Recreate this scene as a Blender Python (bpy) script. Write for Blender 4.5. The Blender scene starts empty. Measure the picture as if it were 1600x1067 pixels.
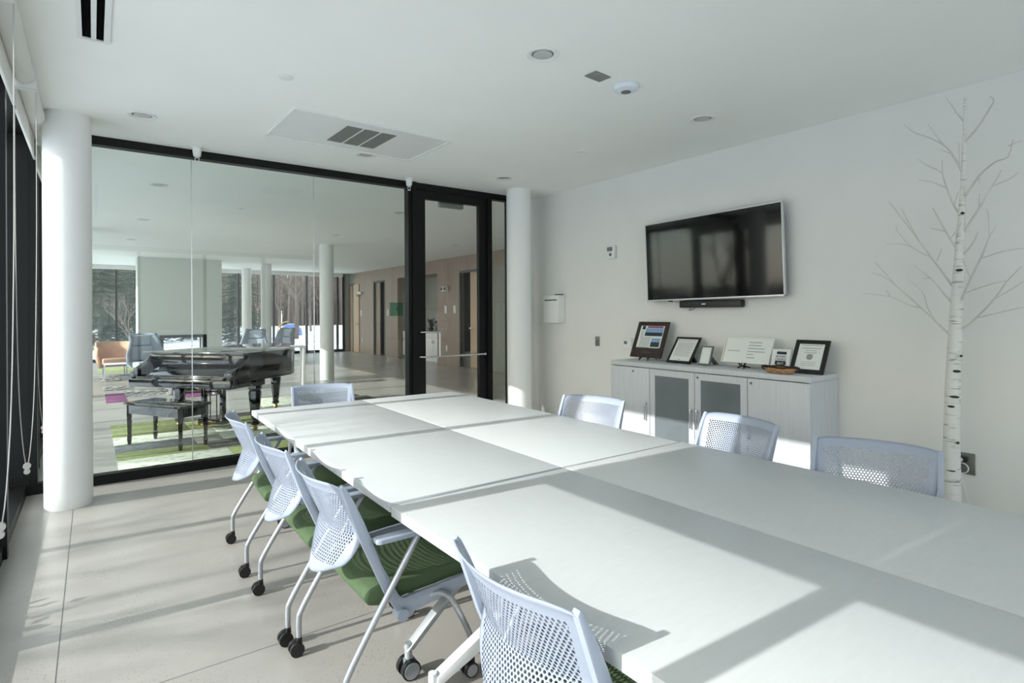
import bpy, bmesh, math, random
from mathutils import Vector, Matrix
SC = bpy.context.scene
COL = SC.collection
R = math.radians
PI = math.pi

# ------------------------------------------------------------------ camera
F, YAW, ROLL, EYE = 888.0, 0.635, -0.005, 1.496
cam_data = bpy.data.cameras.new('camera')
cam_data.sensor_width = 36.0
cam_data.lens = F / 1600 * 36.0
cam_data.shift_y = -45.0 / 1600
cam_data.clip_start = 0.02
cam_data.clip_end = 400
cam = bpy.data.objects.new('camera', cam_data)
COL.objects.link(cam)
fw = Vector((math.sin(YAW), math.cos(YAW), 0)); rt = Vector((math.cos(YAW), -math.sin(YAW), 0)); up = Vector((0, 0, 1))
r3 = rt * math.cos(ROLL) + up * math.sin(ROLL); u3 = -rt * math.sin(ROLL) + up * math.cos(ROLL)
M = Matrix((r3, u3, -fw)).transposed().to_4x4(); M.translation = (0, 0, EYE)
cam.matrix_world = M
SC.camera = cam

# ------------------------------------------------------------------ sky, sun, exposure
SUN_DIR = Vector((1.0, -0.065, -0.48)).normalized()        # the way the light travels
SUN_STRENGTH, SKY_STRENGTH = 5.2, 0.50
world = bpy.data.worlds.new('world'); SC.world = world; world.use_nodes = True
wn = world.node_tree.nodes; wl = world.node_tree.links; wn.clear()
sky = wn.new('ShaderNodeTexSky'); sky.sky_type = 'NISHITA'; sky.sun_disc = False
sky.sun_elevation = R(26); sky.sun_rotation = R(270); sky.dust_density = 2.0; sky.air_density = 1.0
grey = wn.new('ShaderNodeMix'); grey.data_type = 'RGBA'; grey.inputs[0].default_value = 0.62
sc_ = wn.new('ShaderNodeVectorMath'); sc_.operation = 'SCALE'; sc_.inputs[3].default_value = 0.65
bgn = wn.new('ShaderNodeBackground'); bgn.inputs[1].default_value = SKY_STRENGTH
wo = wn.new('ShaderNodeOutputWorld')
wl.new(sky.outputs[0], sc_.inputs[0]); wl.new(sc_.outputs[0], grey.inputs[6])
grey.inputs[7].default_value = (5.35, 5.8, 5.85, 1)
wl.new(grey.outputs[2], bgn.inputs[0]); wl.new(bgn.outputs[0], wo.inputs[0])
sun_data = bpy.data.lights.new('sun', 'SUN'); sun_data.energy = SUN_STRENGTH; sun_data.angle = R(0.5)
sun_data.color = (1.0, 0.985, 0.96)
sun = bpy.data.objects.new('sun', sun_data); COL.objects.link(sun)
sun.rotation_euler = SUN_DIR.to_track_quat('-Z', 'Y').to_euler(); sun.location = (-20, 2, 12)
SC.view_settings.view_transform = 'Standard'; SC.view_settings.look = 'None'
SC.view_settings.exposure = 0.0; SC.view_settings.gamma = 1.0
SC.view_settings.use_curve_mapping = False
SC.cycles.max_bounces = 10; SC.cycles.diffuse_bounces = 6; SC.cycles.glossy_bounces = 5
SC.cycles.transparent_max_bounces = 24; SC.cycles.transmission_bounces = 6
SC.cycles.sample_clamp_indirect = 6.0; SC.cycles.use_denoising = True
SC.cycles.caustics_reflective = False; SC.cycles.caustics_refractive = False

# ------------------------------------------------------------------ materials
def lin(c):
    return tuple(((v / 255) / 12.92 if v / 255 <= .04045 else ((v / 255 + .055) / 1.055) ** 2.4) for v in c)
def base(name):
    m = bpy.data.materials.new(name); m.use_nodes = True
    return m, m.node_tree.nodes, m.node_tree.links, m.node_tree.nodes['Principled BSDF']
def mat(name, rgb, rough=.5, metal=0.0, var=.06, scale=8.0, bump=0.0, spec=.5, coat=0.0, stretch=None):
    """plain surface with slight procedural variation"""
    m, n, l, b = base(name)
    c = lin(rgb)
    tc = n.new('ShaderNodeTexCoord'); mp = n.new('ShaderNodeMapping'); l.new(tc.outputs['Object'], mp.inputs[0])
    if stretch: mp.inputs['Scale'].default_value = stretch
    nz = n.new('ShaderNodeTexNoise'); nz.inputs['Scale'].default_value = scale; nz.inputs['Detail'].default_value = 5
    l.new(mp.outputs[0], nz.inputs['Vector'])
    rp = n.new('ShaderNodeValToRGB')
    rp.color_ramp.elements[0].position = .3; rp.color_ramp.elements[1].position = .7
    rp.color_ramp.elements[0].color = tuple(v * (1 - var) for v in c) + (1,)
    rp.color_ramp.elements[1].color = tuple(min(1, v * (1 + var)) for v in c) + (1,)
    l.new(nz.outputs['Fac'], rp.inputs[0]); l.new(rp.outputs[0], b.inputs['Base Color'])
    b.inputs['Roughness'].default_value = rough; b.inputs['Metallic'].default_value = metal
    b.inputs['Specular IOR Level'].default_value = spec; b.inputs['Coat Weight'].default_value = coat
    if bump:
        bp = n.new('ShaderNodeBump'); bp.inputs['Strength'].default_value = bump; bp.inputs['Distance'].default_value = .01
        l.new(nz.outputs['Fac'], bp.inputs['Height']); l.new(bp.outputs[0], b.inputs['Normal'])
    return m
def glass(name, tint=(.972, .985, .980), refl=1.0):
    m = bpy.data.materials.new(name); m.use_nodes = True
    n = m.node_tree.nodes; l = m.node_tree.links; n.clear()
    t = n.new('ShaderNodeBsdfTransparent'); t.inputs[0].default_value = tint + (1,)
    g = n.new('ShaderNodeBsdfGlossy'); g.inputs['Roughness'].default_value = .0; g.inputs[0].default_value = (refl, refl, refl, 1)
    f = n.new('ShaderNodeFresnel'); f.inputs[0].default_value = 1.5
    x = n.new('ShaderNodeMixShader'); o = n.new('ShaderNodeOutputMaterial')
    ge = n.new('ShaderNodeNewGeometry'); iv = n.new('ShaderNodeMath'); iv.operation = 'SUBTRACT'; iv.inputs[0].default_value = 1.0; l.new(ge.outputs['Backfacing'], iv.inputs[1])
    fm = n.new('ShaderNodeMath'); fm.operation = 'MULTIPLY'; l.new(f.outputs[0], fm.inputs[0]); l.new(iv.outputs[0], fm.inputs[1])
    l.new(fm.outputs[0], x.inputs[0]); l.new(t.outputs[0], x.inputs[1]); l.new(g.outputs[0], x.inputs[2]); l.new(x.outputs[0], o.inputs[0])
    return m
def concrete():
    m, n, l, b = base('polished concrete')
    tc = n.new('ShaderNodeTexCoord')
    a = n.new('ShaderNodeTexNoise'); a.inputs['Scale'].default_value = .9; a.inputs['Detail'].default_value = 6; a.inputs['Roughness'].default_value = .6
    l.new(tc.outputs['Object'], a.inputs['Vector'])
    r = n.new('ShaderNodeValToRGB'); r.color_ramp.elements[0].position = .3; r.color_ramp.elements[1].position = .72
    r.color_ramp.elements[0].color = (.345, .328, .300, 1); r.color_ramp.elements[1].color = (.475, .452, .418, 1)
    l.new(a.outputs['Fac'], r.inputs[0])
    v = n.new('ShaderNodeTexVoronoi'); v.inputs['Scale'].default_value = 75; l.new(tc.outputs['Object'], v.inputs['Vector'])
    a2 = n.new('ShaderNodeTexNoise'); a2.inputs['Scale'].default_value = 2.3; a2.inputs['Detail'].default_value = 3; l.new(tc.outputs['Object'], a2.inputs['Vector'])
    r2 = n.new('ShaderNodeValToRGB'); r2.color_ramp.elements[0].position = .12; r2.color_ramp.elements[1].position = .26
    r2.color_ramp.elements[0].color = (.45, .45, .45, 1); r2.color_ramp.elements[1].color = (1, 1, 1, 1)
    l.new(v.outputs['Distance'], r2.inputs[0])
    r3_ = n.new('ShaderNodeValToRGB'); r3_.color_ramp.elements[0].position = .42; r3_.color_ramp.elements[1].position = .62; l.new(a2.outputs['Fac'], r3_.inputs[0])
    mx = n.new('ShaderNodeMix'); mx.data_type = 'RGBA'; mx.blend_type = 'MULTIPLY'
    l.new(r3_.outputs[0], mx.inputs[0]); l.new(r.outputs[0], mx.inputs[6]); l.new(r2.outputs[0], mx.inputs[7])
    # saw-cut joints, each a real groove line of the slab
    sp = n.new('ShaderNodeSeparateXYZ'); l.new(tc.outputs['Object'], sp.inputs[0])
    def line(sock, at, period):
        s = n.new('ShaderNodeMath'); s.operation = 'SUBTRACT'; l.new(sock, s.inputs[0]); s.inputs[1].default_value = at
        p = n.new('ShaderNodeMath'); p.operation = 'PINGPONG'; l.new(s.outputs[0], p.inputs[0]); p.inputs[1].default_value = period / 2
        c = n.new('ShaderNodeMath'); c.operation = 'LESS_THAN'; l.new(p.outputs[0], c.inputs[0]); c.inputs[1].default_value = .0028
        return c
    c1 = line(sp.outputs[0], -.13, 4.5); c2 = line(sp.outputs[1], 2.71, 3.5)
    mm = n.new('ShaderNodeMath'); mm.operation = 'MAXIMUM'; l.new(c1.outputs[0], mm.inputs[0]); l.new(c2.outputs[0], mm.inputs[1])
    m2 = n.new('ShaderNodeMix'); m2.data_type = 'RGBA'; m2.inputs[7].default_value = (.12, .12, .11, 1)
    l.new(mm.outputs[0], m2.inputs[0]); l.new(mx.outputs[2], m2.inputs[6]); l.new(m2.outputs[2], b.inputs['Base Color'])
    b.inputs['Roughness'].default_value = .28; b.inputs['Specular IOR Level'].default_value = .45
    return m
def perforated(name, rgb):
    m, n, l, b = base(name)
    b.inputs['Base Color'].default_value = lin(rgb) + (1,); b.inputs['Roughness'].default_value = .42
    uv = n.new('ShaderNodeUVMap'); sp = n.new('ShaderNodeSeparateXYZ'); l.new(uv.outputs[0], sp.inputs[0])
    P = .0135
    def mth(op, a, bb=None):
        x = n.new('ShaderNodeMath'); x.operation = op
        for i, q in enumerate((a, bb)):
            if q is None: continue
            if isinstance(q, (int, float)): x.inputs[i].default_value = q
            else: l.new(q, x.inputs[i])
        return x.outputs[0]
    row = mth('FLOOR', mth('DIVIDE', sp.outputs[1], P * .8))
    off = mth('MULTIPLY', mth('MODULO', row, 2.0), .5)
    fu = mth('SUBTRACT', mth('FRACT', mth('ADD', mth('DIVIDE', sp.outputs[0], P), off)), .5)
    fv = mth('SUBTRACT', mth('FRACT', mth('DIVIDE', sp.outputs[1], P * .8)), .5)
    d = mth('SQRT', mth('ADD', mth('MULTIPLY', fu, fu), mth('MULTIPLY', mth('MULTIPLY', fv, fv), .64)))
    hole = mth('LESS_THAN', d, .33)
    inside = n.new('ShaderNodeAttribute'); inside.attribute_name = 'perf'; inside.attribute_type = 'GEOMETRY'
    al = mth('SUBTRACT', 1.0, mth('MULTIPLY', hole, mth('GREATER_THAN', inside.outputs['Fac'], .5)))
    l.new(al, b.inputs['Alpha'])
    return m
def blind_fabric():
    m, n, l, b = base('roller blind fabric')
    b.inputs['Base Color'].default_value = (.80, .80, .77, 1); b.inputs['Roughness'].default_value = .9
    t = n.new('ShaderNodeBsdfTranslucent'); t.inputs[0].default_value = (.75, .75, .72, 1)
    x = n.new('ShaderNodeMixShader'); x.inputs[0].default_value = .08
    w = n.new('ShaderNodeTexWave'); w.inputs['Scale'].default_value = 300
    bp = n.new('ShaderNodeBump'); bp.inputs['Strength'].default_value = .08; l.new(w.outputs['Fac'], bp.inputs['Height']); l.new(bp.outputs[0], b.inputs['Normal'])
    o = n['Material Output']; l.new(b.outputs[0], x.inputs[1]); l.new(t.outputs[0], x.inputs[2]); l.new(x.outputs[0], o.inputs[0])
    return m
def carpet(name, c1, c2, scale=30, thr=.5, soft=.06):
    m, n, l, b = base(name)
    tc = n.new('ShaderNodeTexCoord'); mp = n.new('ShaderNodeMapping'); mp.inputs['Scale'].default_value = (.45, 1.6, 1)
    l.new(tc.outputs['Object'], mp.inputs[0])
    nz = n.new('ShaderNodeTexNoise'); nz.inputs['Scale'].default_value = scale; nz.inputs['Detail'].default_value = 3; l.new(mp.outputs[0], nz.inputs['Vector'])
    rp = n.new('ShaderNodeValToRGB'); rp.color_ramp.elements[0].position = thr - soft; rp.color_ramp.elements[1].position = thr + soft
    rp.color_ramp.elements[0].color = lin(c1) + (1,); rp.color_ramp.elements[1].color = lin(c2) + (1,)
    l.new(nz.outputs['Fac'], rp.inputs[0]); l.new(rp.outputs[0], b.inputs['Base Color']); b.inputs['Roughness'].default_value = .95
    return m
def bark():
    m, n, l, b = base('white birch bark')
    tc = n.new('ShaderNodeTexCoord'); mp = n.new('ShaderNodeMapping'); mp.inputs['Scale'].default_value = (6, 6, 60)
    l.new(tc.outputs['Object'], mp.inputs[0])
    nz = n.new('ShaderNodeTexNoise'); nz.inputs['Scale'].default_value = 1.6; nz.inputs['Detail'].default_value = 4; l.new(mp.outputs[0], nz.inputs['Vector'])
    rp = n.new('ShaderNodeValToRGB'); rp.color_ramp.elements[0].position = .30; rp.color_ramp.elements[1].position = .42
    rp.color_ramp.elements[0].color = (.30, .29, .27, 1); rp.color_ramp.elements[1].color = (.74, .74, .71, 1)
    l.new(nz.outputs['Fac'], rp.inputs[0]); l.new(rp.outputs[0], b.inputs['Base Color']); b.inputs['Roughness'].default_value = .7
    return m
def panelled(name, rgb, width, axis):
    """veneer panels with real joints between them"""
    m = mat(name, rgb, .45, var=.10, scale=3, stretch=(6, 6, .5))
    n = m.node_tree.nodes; l = m.node_tree.links; b = n['Principled BSDF']
    tc = n.new('ShaderNodeTexCoord'); sp = n.new('ShaderNodeSeparateXYZ'); l.new(tc.outputs['Object'], sp.inputs[0])
    p = n.new('ShaderNodeMath'); p.operation = 'PINGPONG'; p.inputs[1].default_value = width / 2; l.new(sp.outputs[axis], p.inputs[0])
    c = n.new('ShaderNodeMath'); c.operation = 'LESS_THAN'; c.inputs[1].default_value = .006; l.new(p.outputs[0], c.inputs[0])
    src = b.inputs['Base Color'].links[0].from_socket
    x = n.new('ShaderNodeMix'); x.data_type = 'RGBA'; x.inputs[7].default_value = tuple(v * .35 for v in lin(rgb)) + (1,)
    l.new(c.outputs[0], x.inputs[0]); l.new(src, x.inputs[6]); l.new(x.outputs[2], b.inputs['Base Color'])
    return m

WALLW = mat('white wall paint', (230, 230, 227), .8, var=.012, scale=3)
CEILW = mat('white ceiling paint', (246, 248, 244), .85, var=.01, scale=2)
COLW = mat('white column paint', (238, 239, 238), .55, var=.01)
CONC = concrete()
BLACKF = mat('black window frame', (11, 12, 12), .45, 0, var=.1, spec=.25)
GLASS = glass('clear pane'); GLASSG = glass('greenish pane', (.955, .984, .968))
FABRIC = blind_fabric()
CHROME = mat('satin metal', (200, 202, 205), .25, .9, var=.03)
CHAINM = mat('pale metal chain', (205, 200, 195), .35, .6, var=.05)
LAMW = mat('white laminate top', (207, 210, 211), .38, var=.02, scale=14, stretch=(1, 6, 1))
LAMEDGE = mat('white table edge', (236, 238, 240), .4, var=.01)
TLEG = mat('light grey steel', (176, 181, 184), .35, .35, var=.03)
CHP = mat('blue grey chair plastic', (164, 173, 190), .42, var=.02)
CHPERF = perforated('perforated chair back', (160, 169, 187))
SEATG = mat('green seat cloth', (78, 98, 68), .9, var=.08, scale=160)
TUBE = mat('silver painted tube', (176, 180, 186), .32, .65, var=.03)
BLKPL = mat('black plastic', (22, 22, 23), .4, var=.1)
WOODW = mat('whitewashed wood', (203, 207, 212), .5, var=.05, scale=5, stretch=(9, 9, .6))
FROST = mat('frosted grey glass', (112, 120, 124), .22, var=.18, scale=1.6, coat=.3)
SILV = mat('silver bezel', (205, 207, 207), .3, .35, var=.02)
SCREEN = mat('black screen', (6, 7, 8), .06, var=.1, spec=.6)
BLKW = mat('black frame wood', (17, 17, 17), .35, var=.15)
BRNW = mat('dark brown wood', (48, 36, 32), .4, var=.25, scale=6)
GREYM = mat('grey picture frame', (120, 120, 118), .4, .4, var=.06)
PAPER = mat('printed white paper', (226, 230, 228), .5, var=.015)
INKG = mat('grey print', (140, 147, 146), .6); INKD = mat('dark navy print', (28, 30, 58), .6)
INKM = mat('crimson print', (150, 70, 100), .6); INKB = mat('sky blue print', (130, 165, 205), .6, var=.15, scale=40)
INKK = mat('dark photo print', (40, 52, 52), .6, var=.5, scale=80)
WICK = mat('tan basket weave', (176, 134, 98), .6, var=.35, scale=60, bump=.4)
DKBR = mat('dark basket rim', (40, 26, 20), .6, var=.3, scale=40)
BARK = bark(); TWIG = mat('pale twig', (205, 204, 198), .7, var=.1)
SPRW = mat('white plastic', (232, 234, 232), .4, var=.01)
GRILLE = mat('grey vent grille', (128, 132, 128), .5, var=.12, scale=200)
LENS = mat('frosted lamp lens', (190, 192, 188), .3)
VOID = mat('matt black liner', (6, 6, 6), 1.0, spec=.05)
METG = mat('grey metal plate', (120, 122, 118), .4, .5)
GLOSSB = mat('black piano lacquer', (12, 14, 17), .07, var=.1, spec=.7, coat=.6)
BRASS = mat('brass', (170, 140, 80), .3, .9)
WOODP = panelled('brown veneer panels', (158, 138, 123), 1.2, 1)
WOODD = mat('light oak door', (200, 172, 142), .45, var=.1, scale=3, stretch=(8, 8, .6))
DGREY = mat('grey door frame', (92, 94, 92), .45); GREYP = mat('grey painted panel', (150, 150, 142), .6)
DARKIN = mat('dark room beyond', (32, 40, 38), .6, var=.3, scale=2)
TEAL = glass('green sign acrylic', (.42, .72, .60)); TEALD = mat('dark green print', (25, 80, 62), .5)
UPG = mat('grey armchair wool', (140, 152, 164), .85, var=.08, scale=60); UPD = mat('charcoal armchair wool', (72, 82, 90), .85, var=.08, scale=60)
UPL = mat('pale grey headrest wool', (176, 186, 198), .85, var=.06, scale=60); UPT = mat('tan armchair leather', (204, 160, 128), .6, var=.06); WHT = mat('white lacquer', (236, 236, 236), .3, var=.01)
SNOW = mat('snow', (222, 226, 234), .8, var=.02, scale=.4, bump=.1)
TBARK = mat('brown tree bark', (92, 80, 74), .9, var=.25, scale=8); TWIGB = mat('reddish twigs', (116, 100, 92), .9, var=.2, scale=2)
CONI = mat('dark green needles', (52, 74, 62), .9, var=.3, scale=6); SHRUB = mat('dark shrub leaves', (42, 58, 44), .8, var=.3)
BLUEP = mat('blue tent cloth', (62, 96, 168), .3, var=.05, coat=.4); FPL = mat('pale plaster', (206, 212, 206), .7, var=.02)

# ------------------------------------------------------------------ mesh helpers
class MB:
    def __init__(s): s.bm = bmesh.new(); s.mi = 0; s.mats = []
    def _m(s, faces):
        for f in faces: f.material_index = s.mi
    def use(s, i): s.mi = i; return s
    def box(s, x0, x1, y0, y1, z0, z1, bev=0.0, seg=2):
        r = bmesh.ops.create_cube(s.bm, size=1.0, matrix=Matrix.Translation(((x0 + x1) / 2, (y0 + y1) / 2, (z0 + z1) / 2)) @ Matrix.Diagonal((abs(x1 - x0), abs(y1 - y0), abs(z1 - z0), 1)))
        fs = set(f for v in r['verts'] for f in v.link_faces); s._m(fs)
        if bev:
            es = set(e for v in r['verts'] for e in v.link_edges)
            q = bmesh.ops.bevel(s.bm, geom=list(es), offset=bev, segments=seg, affect='EDGES', profile=.5); s._m(q['faces'])
        return s
    def cyl(s, p0, p1, r0, r1=None, n=16, caps=True):
        r1 = r0 if r1 is None else r1
        p0 = Vector(p0); p1 = Vector(p1); d = p1 - p0
        q = d.to_track_quat('Z', 'Y').to_matrix().to_4x4()
        r = bmesh.ops.create_cone(s.bm, cap_ends=caps, segments=n, radius1=r0, radius2=max(r1, 1e-5), depth=d.length, matrix=Matrix.Translation((p0 + p1) / 2) @ q)
        s._m(set(f for v in r['verts'] for f in v.link_faces)); return s
    def tube(s, pts, rad, n=10, res=6, smooth=True):
        pts = [Vector(p) for p in pts]
        rr = rad if isinstance(rad, (list, tuple)) else [rad] * len(pts)
        P = []; RR = []
        if smooth and len(pts) > 2:
            for i in range(len(pts) - 1):
                a = pts[max(i - 1, 0)]; b = pts[i]; c = pts[i + 1]; d = pts[min(i + 2, len(pts) - 1)]
                for k in range(res):
                    t = k / res
                    P.append(.5 * ((2 * b) + (c - a) * t + (2 * a - 5 * b + 4 * c - d) * t * t + (-a + 3 * b - 3 * c + d) * t ** 3)); RR.append(rr[i] * (1 - t) + rr[i + 1] * t)
            P.append(pts[-1]); RR.append(rr[-1])
        else: P, RR = pts, rr
        rings = []; prev = None
        for i, p in enumerate(P):
            t = (P[min(i + 1, len(P) - 1)] - P[max(i - 1, 0)])
            if t.length < 1e-9: t = Vector((0, 0, 1))
            t.normalize()
            if prev is None: u = t.orthogonal().normalized()
            else:
                u = prev - t * prev.dot(t)
                u = u.normalized() if u.length > 1e-6 else t.orthogonal().normalized()
            prev = u; v = t.cross(u)
            rings.append([s.bm.verts.new(p + (u * math.cos(2 * PI * k / n) + v * math.sin(2 * PI * k / n)) * RR[i]) for k in range(n)])
        fs = []
        for a, b in zip(rings, rings[1:]):
            for k in range(n): fs.append(s.bm.faces.new((a[k], a[(k + 1) % n], b[(k + 1) % n], b[k])))
        fs.append(s.bm.faces.new(rings[0][::-1])); fs.append(s.bm.faces.new(rings[-1])); s._m(fs); return s
    def prism(s, poly, lo, hi, plane='xy', bev=0.0):
        """poly of 2-D points extruded along the remaining axis"""
        def P(a, b, c): return {'xy': (a, b, c), 'xz': (a, c, b), 'yz': (c, a, b)}[plane]
        v0 = [s.bm.verts.new(P(a, b, lo)) for a, b in poly]; v1 = [s.bm.verts.new(P(a, b, hi)) for a, b in poly]
        fs = [s.bm.faces.new(v0[::-1]), s.bm.faces.new(v1)]; n = len(poly)
        for i in range(n): fs.append(s.bm.faces.new((v0[i], v0[(i + 1) % n], v1[(i + 1) % n], v1[i])))
        bmesh.ops.recalc_face_normals(s.bm, faces=fs)
        s._m(fs)
        if bev:
            es = set(e for v in v0 + v1 for e in v.link_edges)
            q = bmesh.ops.bevel(s.bm, geom=list(es), offset=bev, segments=2, affect='EDGES', profile=.5); s._m(q['faces'])
        return s
    def lathe(s, prof, c=(0, 0, 0), n=32, sx=1, sy=1):
        rings = [[s.bm.verts.new((c[0] + sx * r * math.cos(2 * PI * k / n), c[1] + sy * r * math.sin(2 * PI * k / n), c[2] + z)) for k in range(n)] for r, z in prof]
        fs = []
        for a, b in zip(rings, rings[1:]):
            for k in range(n): fs.append(s.bm.faces.new((a[k], a[(k + 1) % n], b[(k + 1) % n], b[k])))
        fs.append(s.bm.faces.new(rings[0][::-1])); fs.append(s.bm.faces.new(rings[-1]))
        bmesh.ops.recalc_face_normals(s.bm, faces=fs); s._m(fs); return s
    def ball(s, c, r, sub=2, scale=(1, 1, 1)):
        q = bmesh.ops.create_icosphere(s.bm, subdivisions=sub, radius=r, matrix=Matrix.Translation(c) @ Matrix.Diagonal(tuple(scale) + (1,)))
        s._m(set(f for v in q['verts'] for f in v.link_faces)); return s
    def xf(s, m): bmesh.ops.transform(s.bm, matrix=m, verts=s.bm.verts[:]); return s
    def build(s, name, mats, parent=None, smooth=True, loc=None):
        me = bpy.data.meshes.new(name); s.bm.to_mesh(me); s.bm.free()
        for m in (mats if isinstance(mats, (list, tuple)) else [mats]): me.materials.append(m)
        if smooth:
            me.shade_smooth()
            me.set_sharp_from_angle(angle=R(38))
        o = bpy.data.objects.new(name, me); COL.objects.link(o)
        if parent: o.parent = parent
        if loc: o.location = loc
        return o
def tag(o, label, cat, group=None):
    o['label'] = label; o['category'] = cat
    if group: o['group'] = group
    return o
def thing(name, label, cat, loc=(0, 0, 0), rz=0.0, group=None):
    o = bpy.data.objects.new(name, None); o.empty_display_size = .1; COL.objects.link(o)
    o.location = loc; o.rotation_euler = (0, 0, rz); return tag(o, label, cat, group)
def struct(name, mb, m, parent=None, smooth=False):
    o = mb.build(name, m, parent, smooth)
    if parent is None: o['kind'] = 'structure'
    return o
def struct_root(name, loc=(0, 0, 0)):
    o = bpy.data.objects.new(name, None); COL.objects.link(o); o.location = loc; o['kind'] = 'structure'; return o
def dup(root, loc, rz, label, group=None):
    r = root.copy(); COL.objects.link(r); r.location = loc; r.rotation_euler = (0, 0, rz); r['label'] = label
    if group: r['group'] = group
    for ch in list(root.children):
        c = ch.copy(); COL.objects.link(c); c.parent = r
        for g in ch.children:
            d = g.copy(); COL.objects.link(d); d.parent = c
    return r
def text_mesh(name, body, size, m, parent, mtx, depth=.0004):
    cu = bpy.data.curves.new(name, 'FONT'); cu.body = body; cu.size = size; cu.extrude = depth
    cu.align_x = 'CENTER'; cu.align_y = 'CENTER'
    o = bpy.data.objects.new(name, cu); COL.objects.link(o)
    bpy.context.view_layer.update()
    me = bpy.data.meshes.new_from_object(o.evaluated_get(bpy.context.evaluated_depsgraph_get()))
    bpy.data.objects.remove(o); bpy.data.curves.remove(cu)
    me.transform(mtx); me.materials.clear(); me.materials.append(m)
    q = bpy.data.objects.new(name, me); COL.objects.link(q); q.parent = parent; return q

ZC = 3.066; XR = 4.92; YG = 6.22; XW = 8.2; YF = 22.0; YB = -3.3; XL = -.50

# ------------------------------------------------------------------ room shell
struct('floor', MB().box(-.60, XW + .1, YB - .1, YF + .1, -.12, 0), CONC)
struct('ceiling', MB().box(-.62, XW + .1, YB - .1, YF + .1, ZC, ZC + .15), CEILW)
struct('wall_right', MB().box(XR, XR + .14, YB, YG + .07, 0, ZC), WALLW)
struct('wall_corner', MB().box(4.53, XR, YG - .07, YG + .07, 0, ZC), WALLW)
struct('wall_lobby_front', MB().box(XR + .14, XW, YG - .05, YG + .07, 0, ZC), WALLW)
def wall_lobby():
    b = MB()
    # openings: recess of the kitchenette niche and three doorways
    cuts = [(12.45, 13.60, 2.66), (14.87, 17.58, 2.67), (18.60, 19.62, 2.66)]
    y = YG + .07
    for (a, c, h) in cuts:
        b.box(XW, XW + .16, y, a, 0, ZC); b.box(XW, XW + .16, a, c, h, ZC); y = c
    b.box(XW, XW + .16, y, 21.55, 0, ZC)
    return b
struct('wall_lobby', wall_lobby(), WOODP)
struct('wall_lobby_end', MB().box(XW, XW + .16, 21.55, 21.62, 0, ZC).box(XW, XW + .16, 21.62, 22.0, 2.62, ZC).box(7.95, XW + .16, 22.0, 22.12, 0, ZC), GREYP)
struct('wall_niche_back', MB().box(XW + .70, XW + .76, 14.8, 17.65, 0, 2.8), GREYP)
struct('wall_niche_near', MB().box(XW + .16, XW + .70, 14.8, 14.87, 0, 2.8), GREYP)
struct('wall_niche_far', MB().box(XW + .16, XW + .70, 17.58, 17.65, 0, 2.8), GREYP)
struct('ceiling_niche', MB().box(XW + .16, XW + .70, 14.87, 17.58, 2.67, 2.8), GREYP)
struct('floor_niche', MB().box(XW + .1, XW + .76, 14.8, 17.65, -.1, 0), CONC)
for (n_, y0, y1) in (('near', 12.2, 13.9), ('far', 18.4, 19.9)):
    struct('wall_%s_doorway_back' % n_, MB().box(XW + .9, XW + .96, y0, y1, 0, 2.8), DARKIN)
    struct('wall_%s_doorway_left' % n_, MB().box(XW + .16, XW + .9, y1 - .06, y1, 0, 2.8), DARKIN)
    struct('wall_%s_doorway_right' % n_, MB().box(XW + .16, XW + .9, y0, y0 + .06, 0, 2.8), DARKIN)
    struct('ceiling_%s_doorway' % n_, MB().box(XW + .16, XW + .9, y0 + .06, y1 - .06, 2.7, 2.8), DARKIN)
    struct('floor_%s_doorway' % n_, MB().box(XW + .1, XW + .96, y0, y1, -.1, 0), CONC)

# window wall on the left, one object per bay
MUL = [2.12 + 1.28 * k for k in range(-4, 16)]
MUL[7 - 0] = MUL[7]
edges = [YB] + [m for m in MUL if YB < m < YF] + [YF]
edges = [6.20 if abs(e - 5.96) < .02 else e for e in edges]
for i, (a, c) in enumerate(zip(edges, edges[1:])):
    f = MB()
    f.box(XL - .12, XL + .07, a - .035, a + .035, 0, ZC)
    f.box(XL - .10, XL + .05, a + .035, c - .035, 0, .085).box(XL - .10, XL + .05, a + .035, c - .035, ZC - .085, ZC)
    if i == len(edges) - 2: f.box(XL - .12, XL + .07, c - .035, c + .1, 0, ZC)
    w = struct('window_%d' % (i + 1), f, BLACKF)
    MB().box(XL - .028, XL - .020, a + .03, c - .03, .08, ZC - .08).build('pane', GLASS, w, False)
nwin = len(edges)
# far window wall of the lobby
FX = [-.43, .59, 1.78, 2.97, 4.16, 5.35, 6.54, 7.73, 7.98]
for a, c in zip(FX, FX[1:]):
    f = MB(); f.box(a - .03, a + .03, YF, YF + .14, 0, ZC - .12).box(a + .03, c - .03, YF, YF + .12, 0, .10).box(a - .03, c - .03, YF, YF + .12, ZC - .13, ZC)
    if c > 7.9: f.box(c - .03, c + .03, YF, YF + .14, 0, ZC)
    w = struct('window_%d' % nwin, f, BLACKF); nwin += 1
    MB().box(a + .02, c - .02, YF + .05, YF + .058, .09, ZC - .12).build('pane', GLASS, w, False)

# unseen window wall added behind the camera to let in fill daylight
BX = [XL, .86, 2.22, 3.58, XR]
for a, c in zip(BX, BX[1:]):
    f = MB(); f.box(a - .03, a + .03, YB - .14, YB, 0, ZC).box(a + .03, c - .03, YB - .12, YB, 0, .10).box(a + .03, c - .03, YB - .12, YB, ZC - .10, ZC)
    if c == XR: f.box(c - .03, c + .03, YB - .14, YB, 0, ZC)
    w = struct('window_%d' % nwin, f, BLACKF); nwin += 1
    MB().box(a + .02, c - .02, YB - .07, YB - .062, .09, ZC - .09).build('pane', GLASS, w, False)
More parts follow.
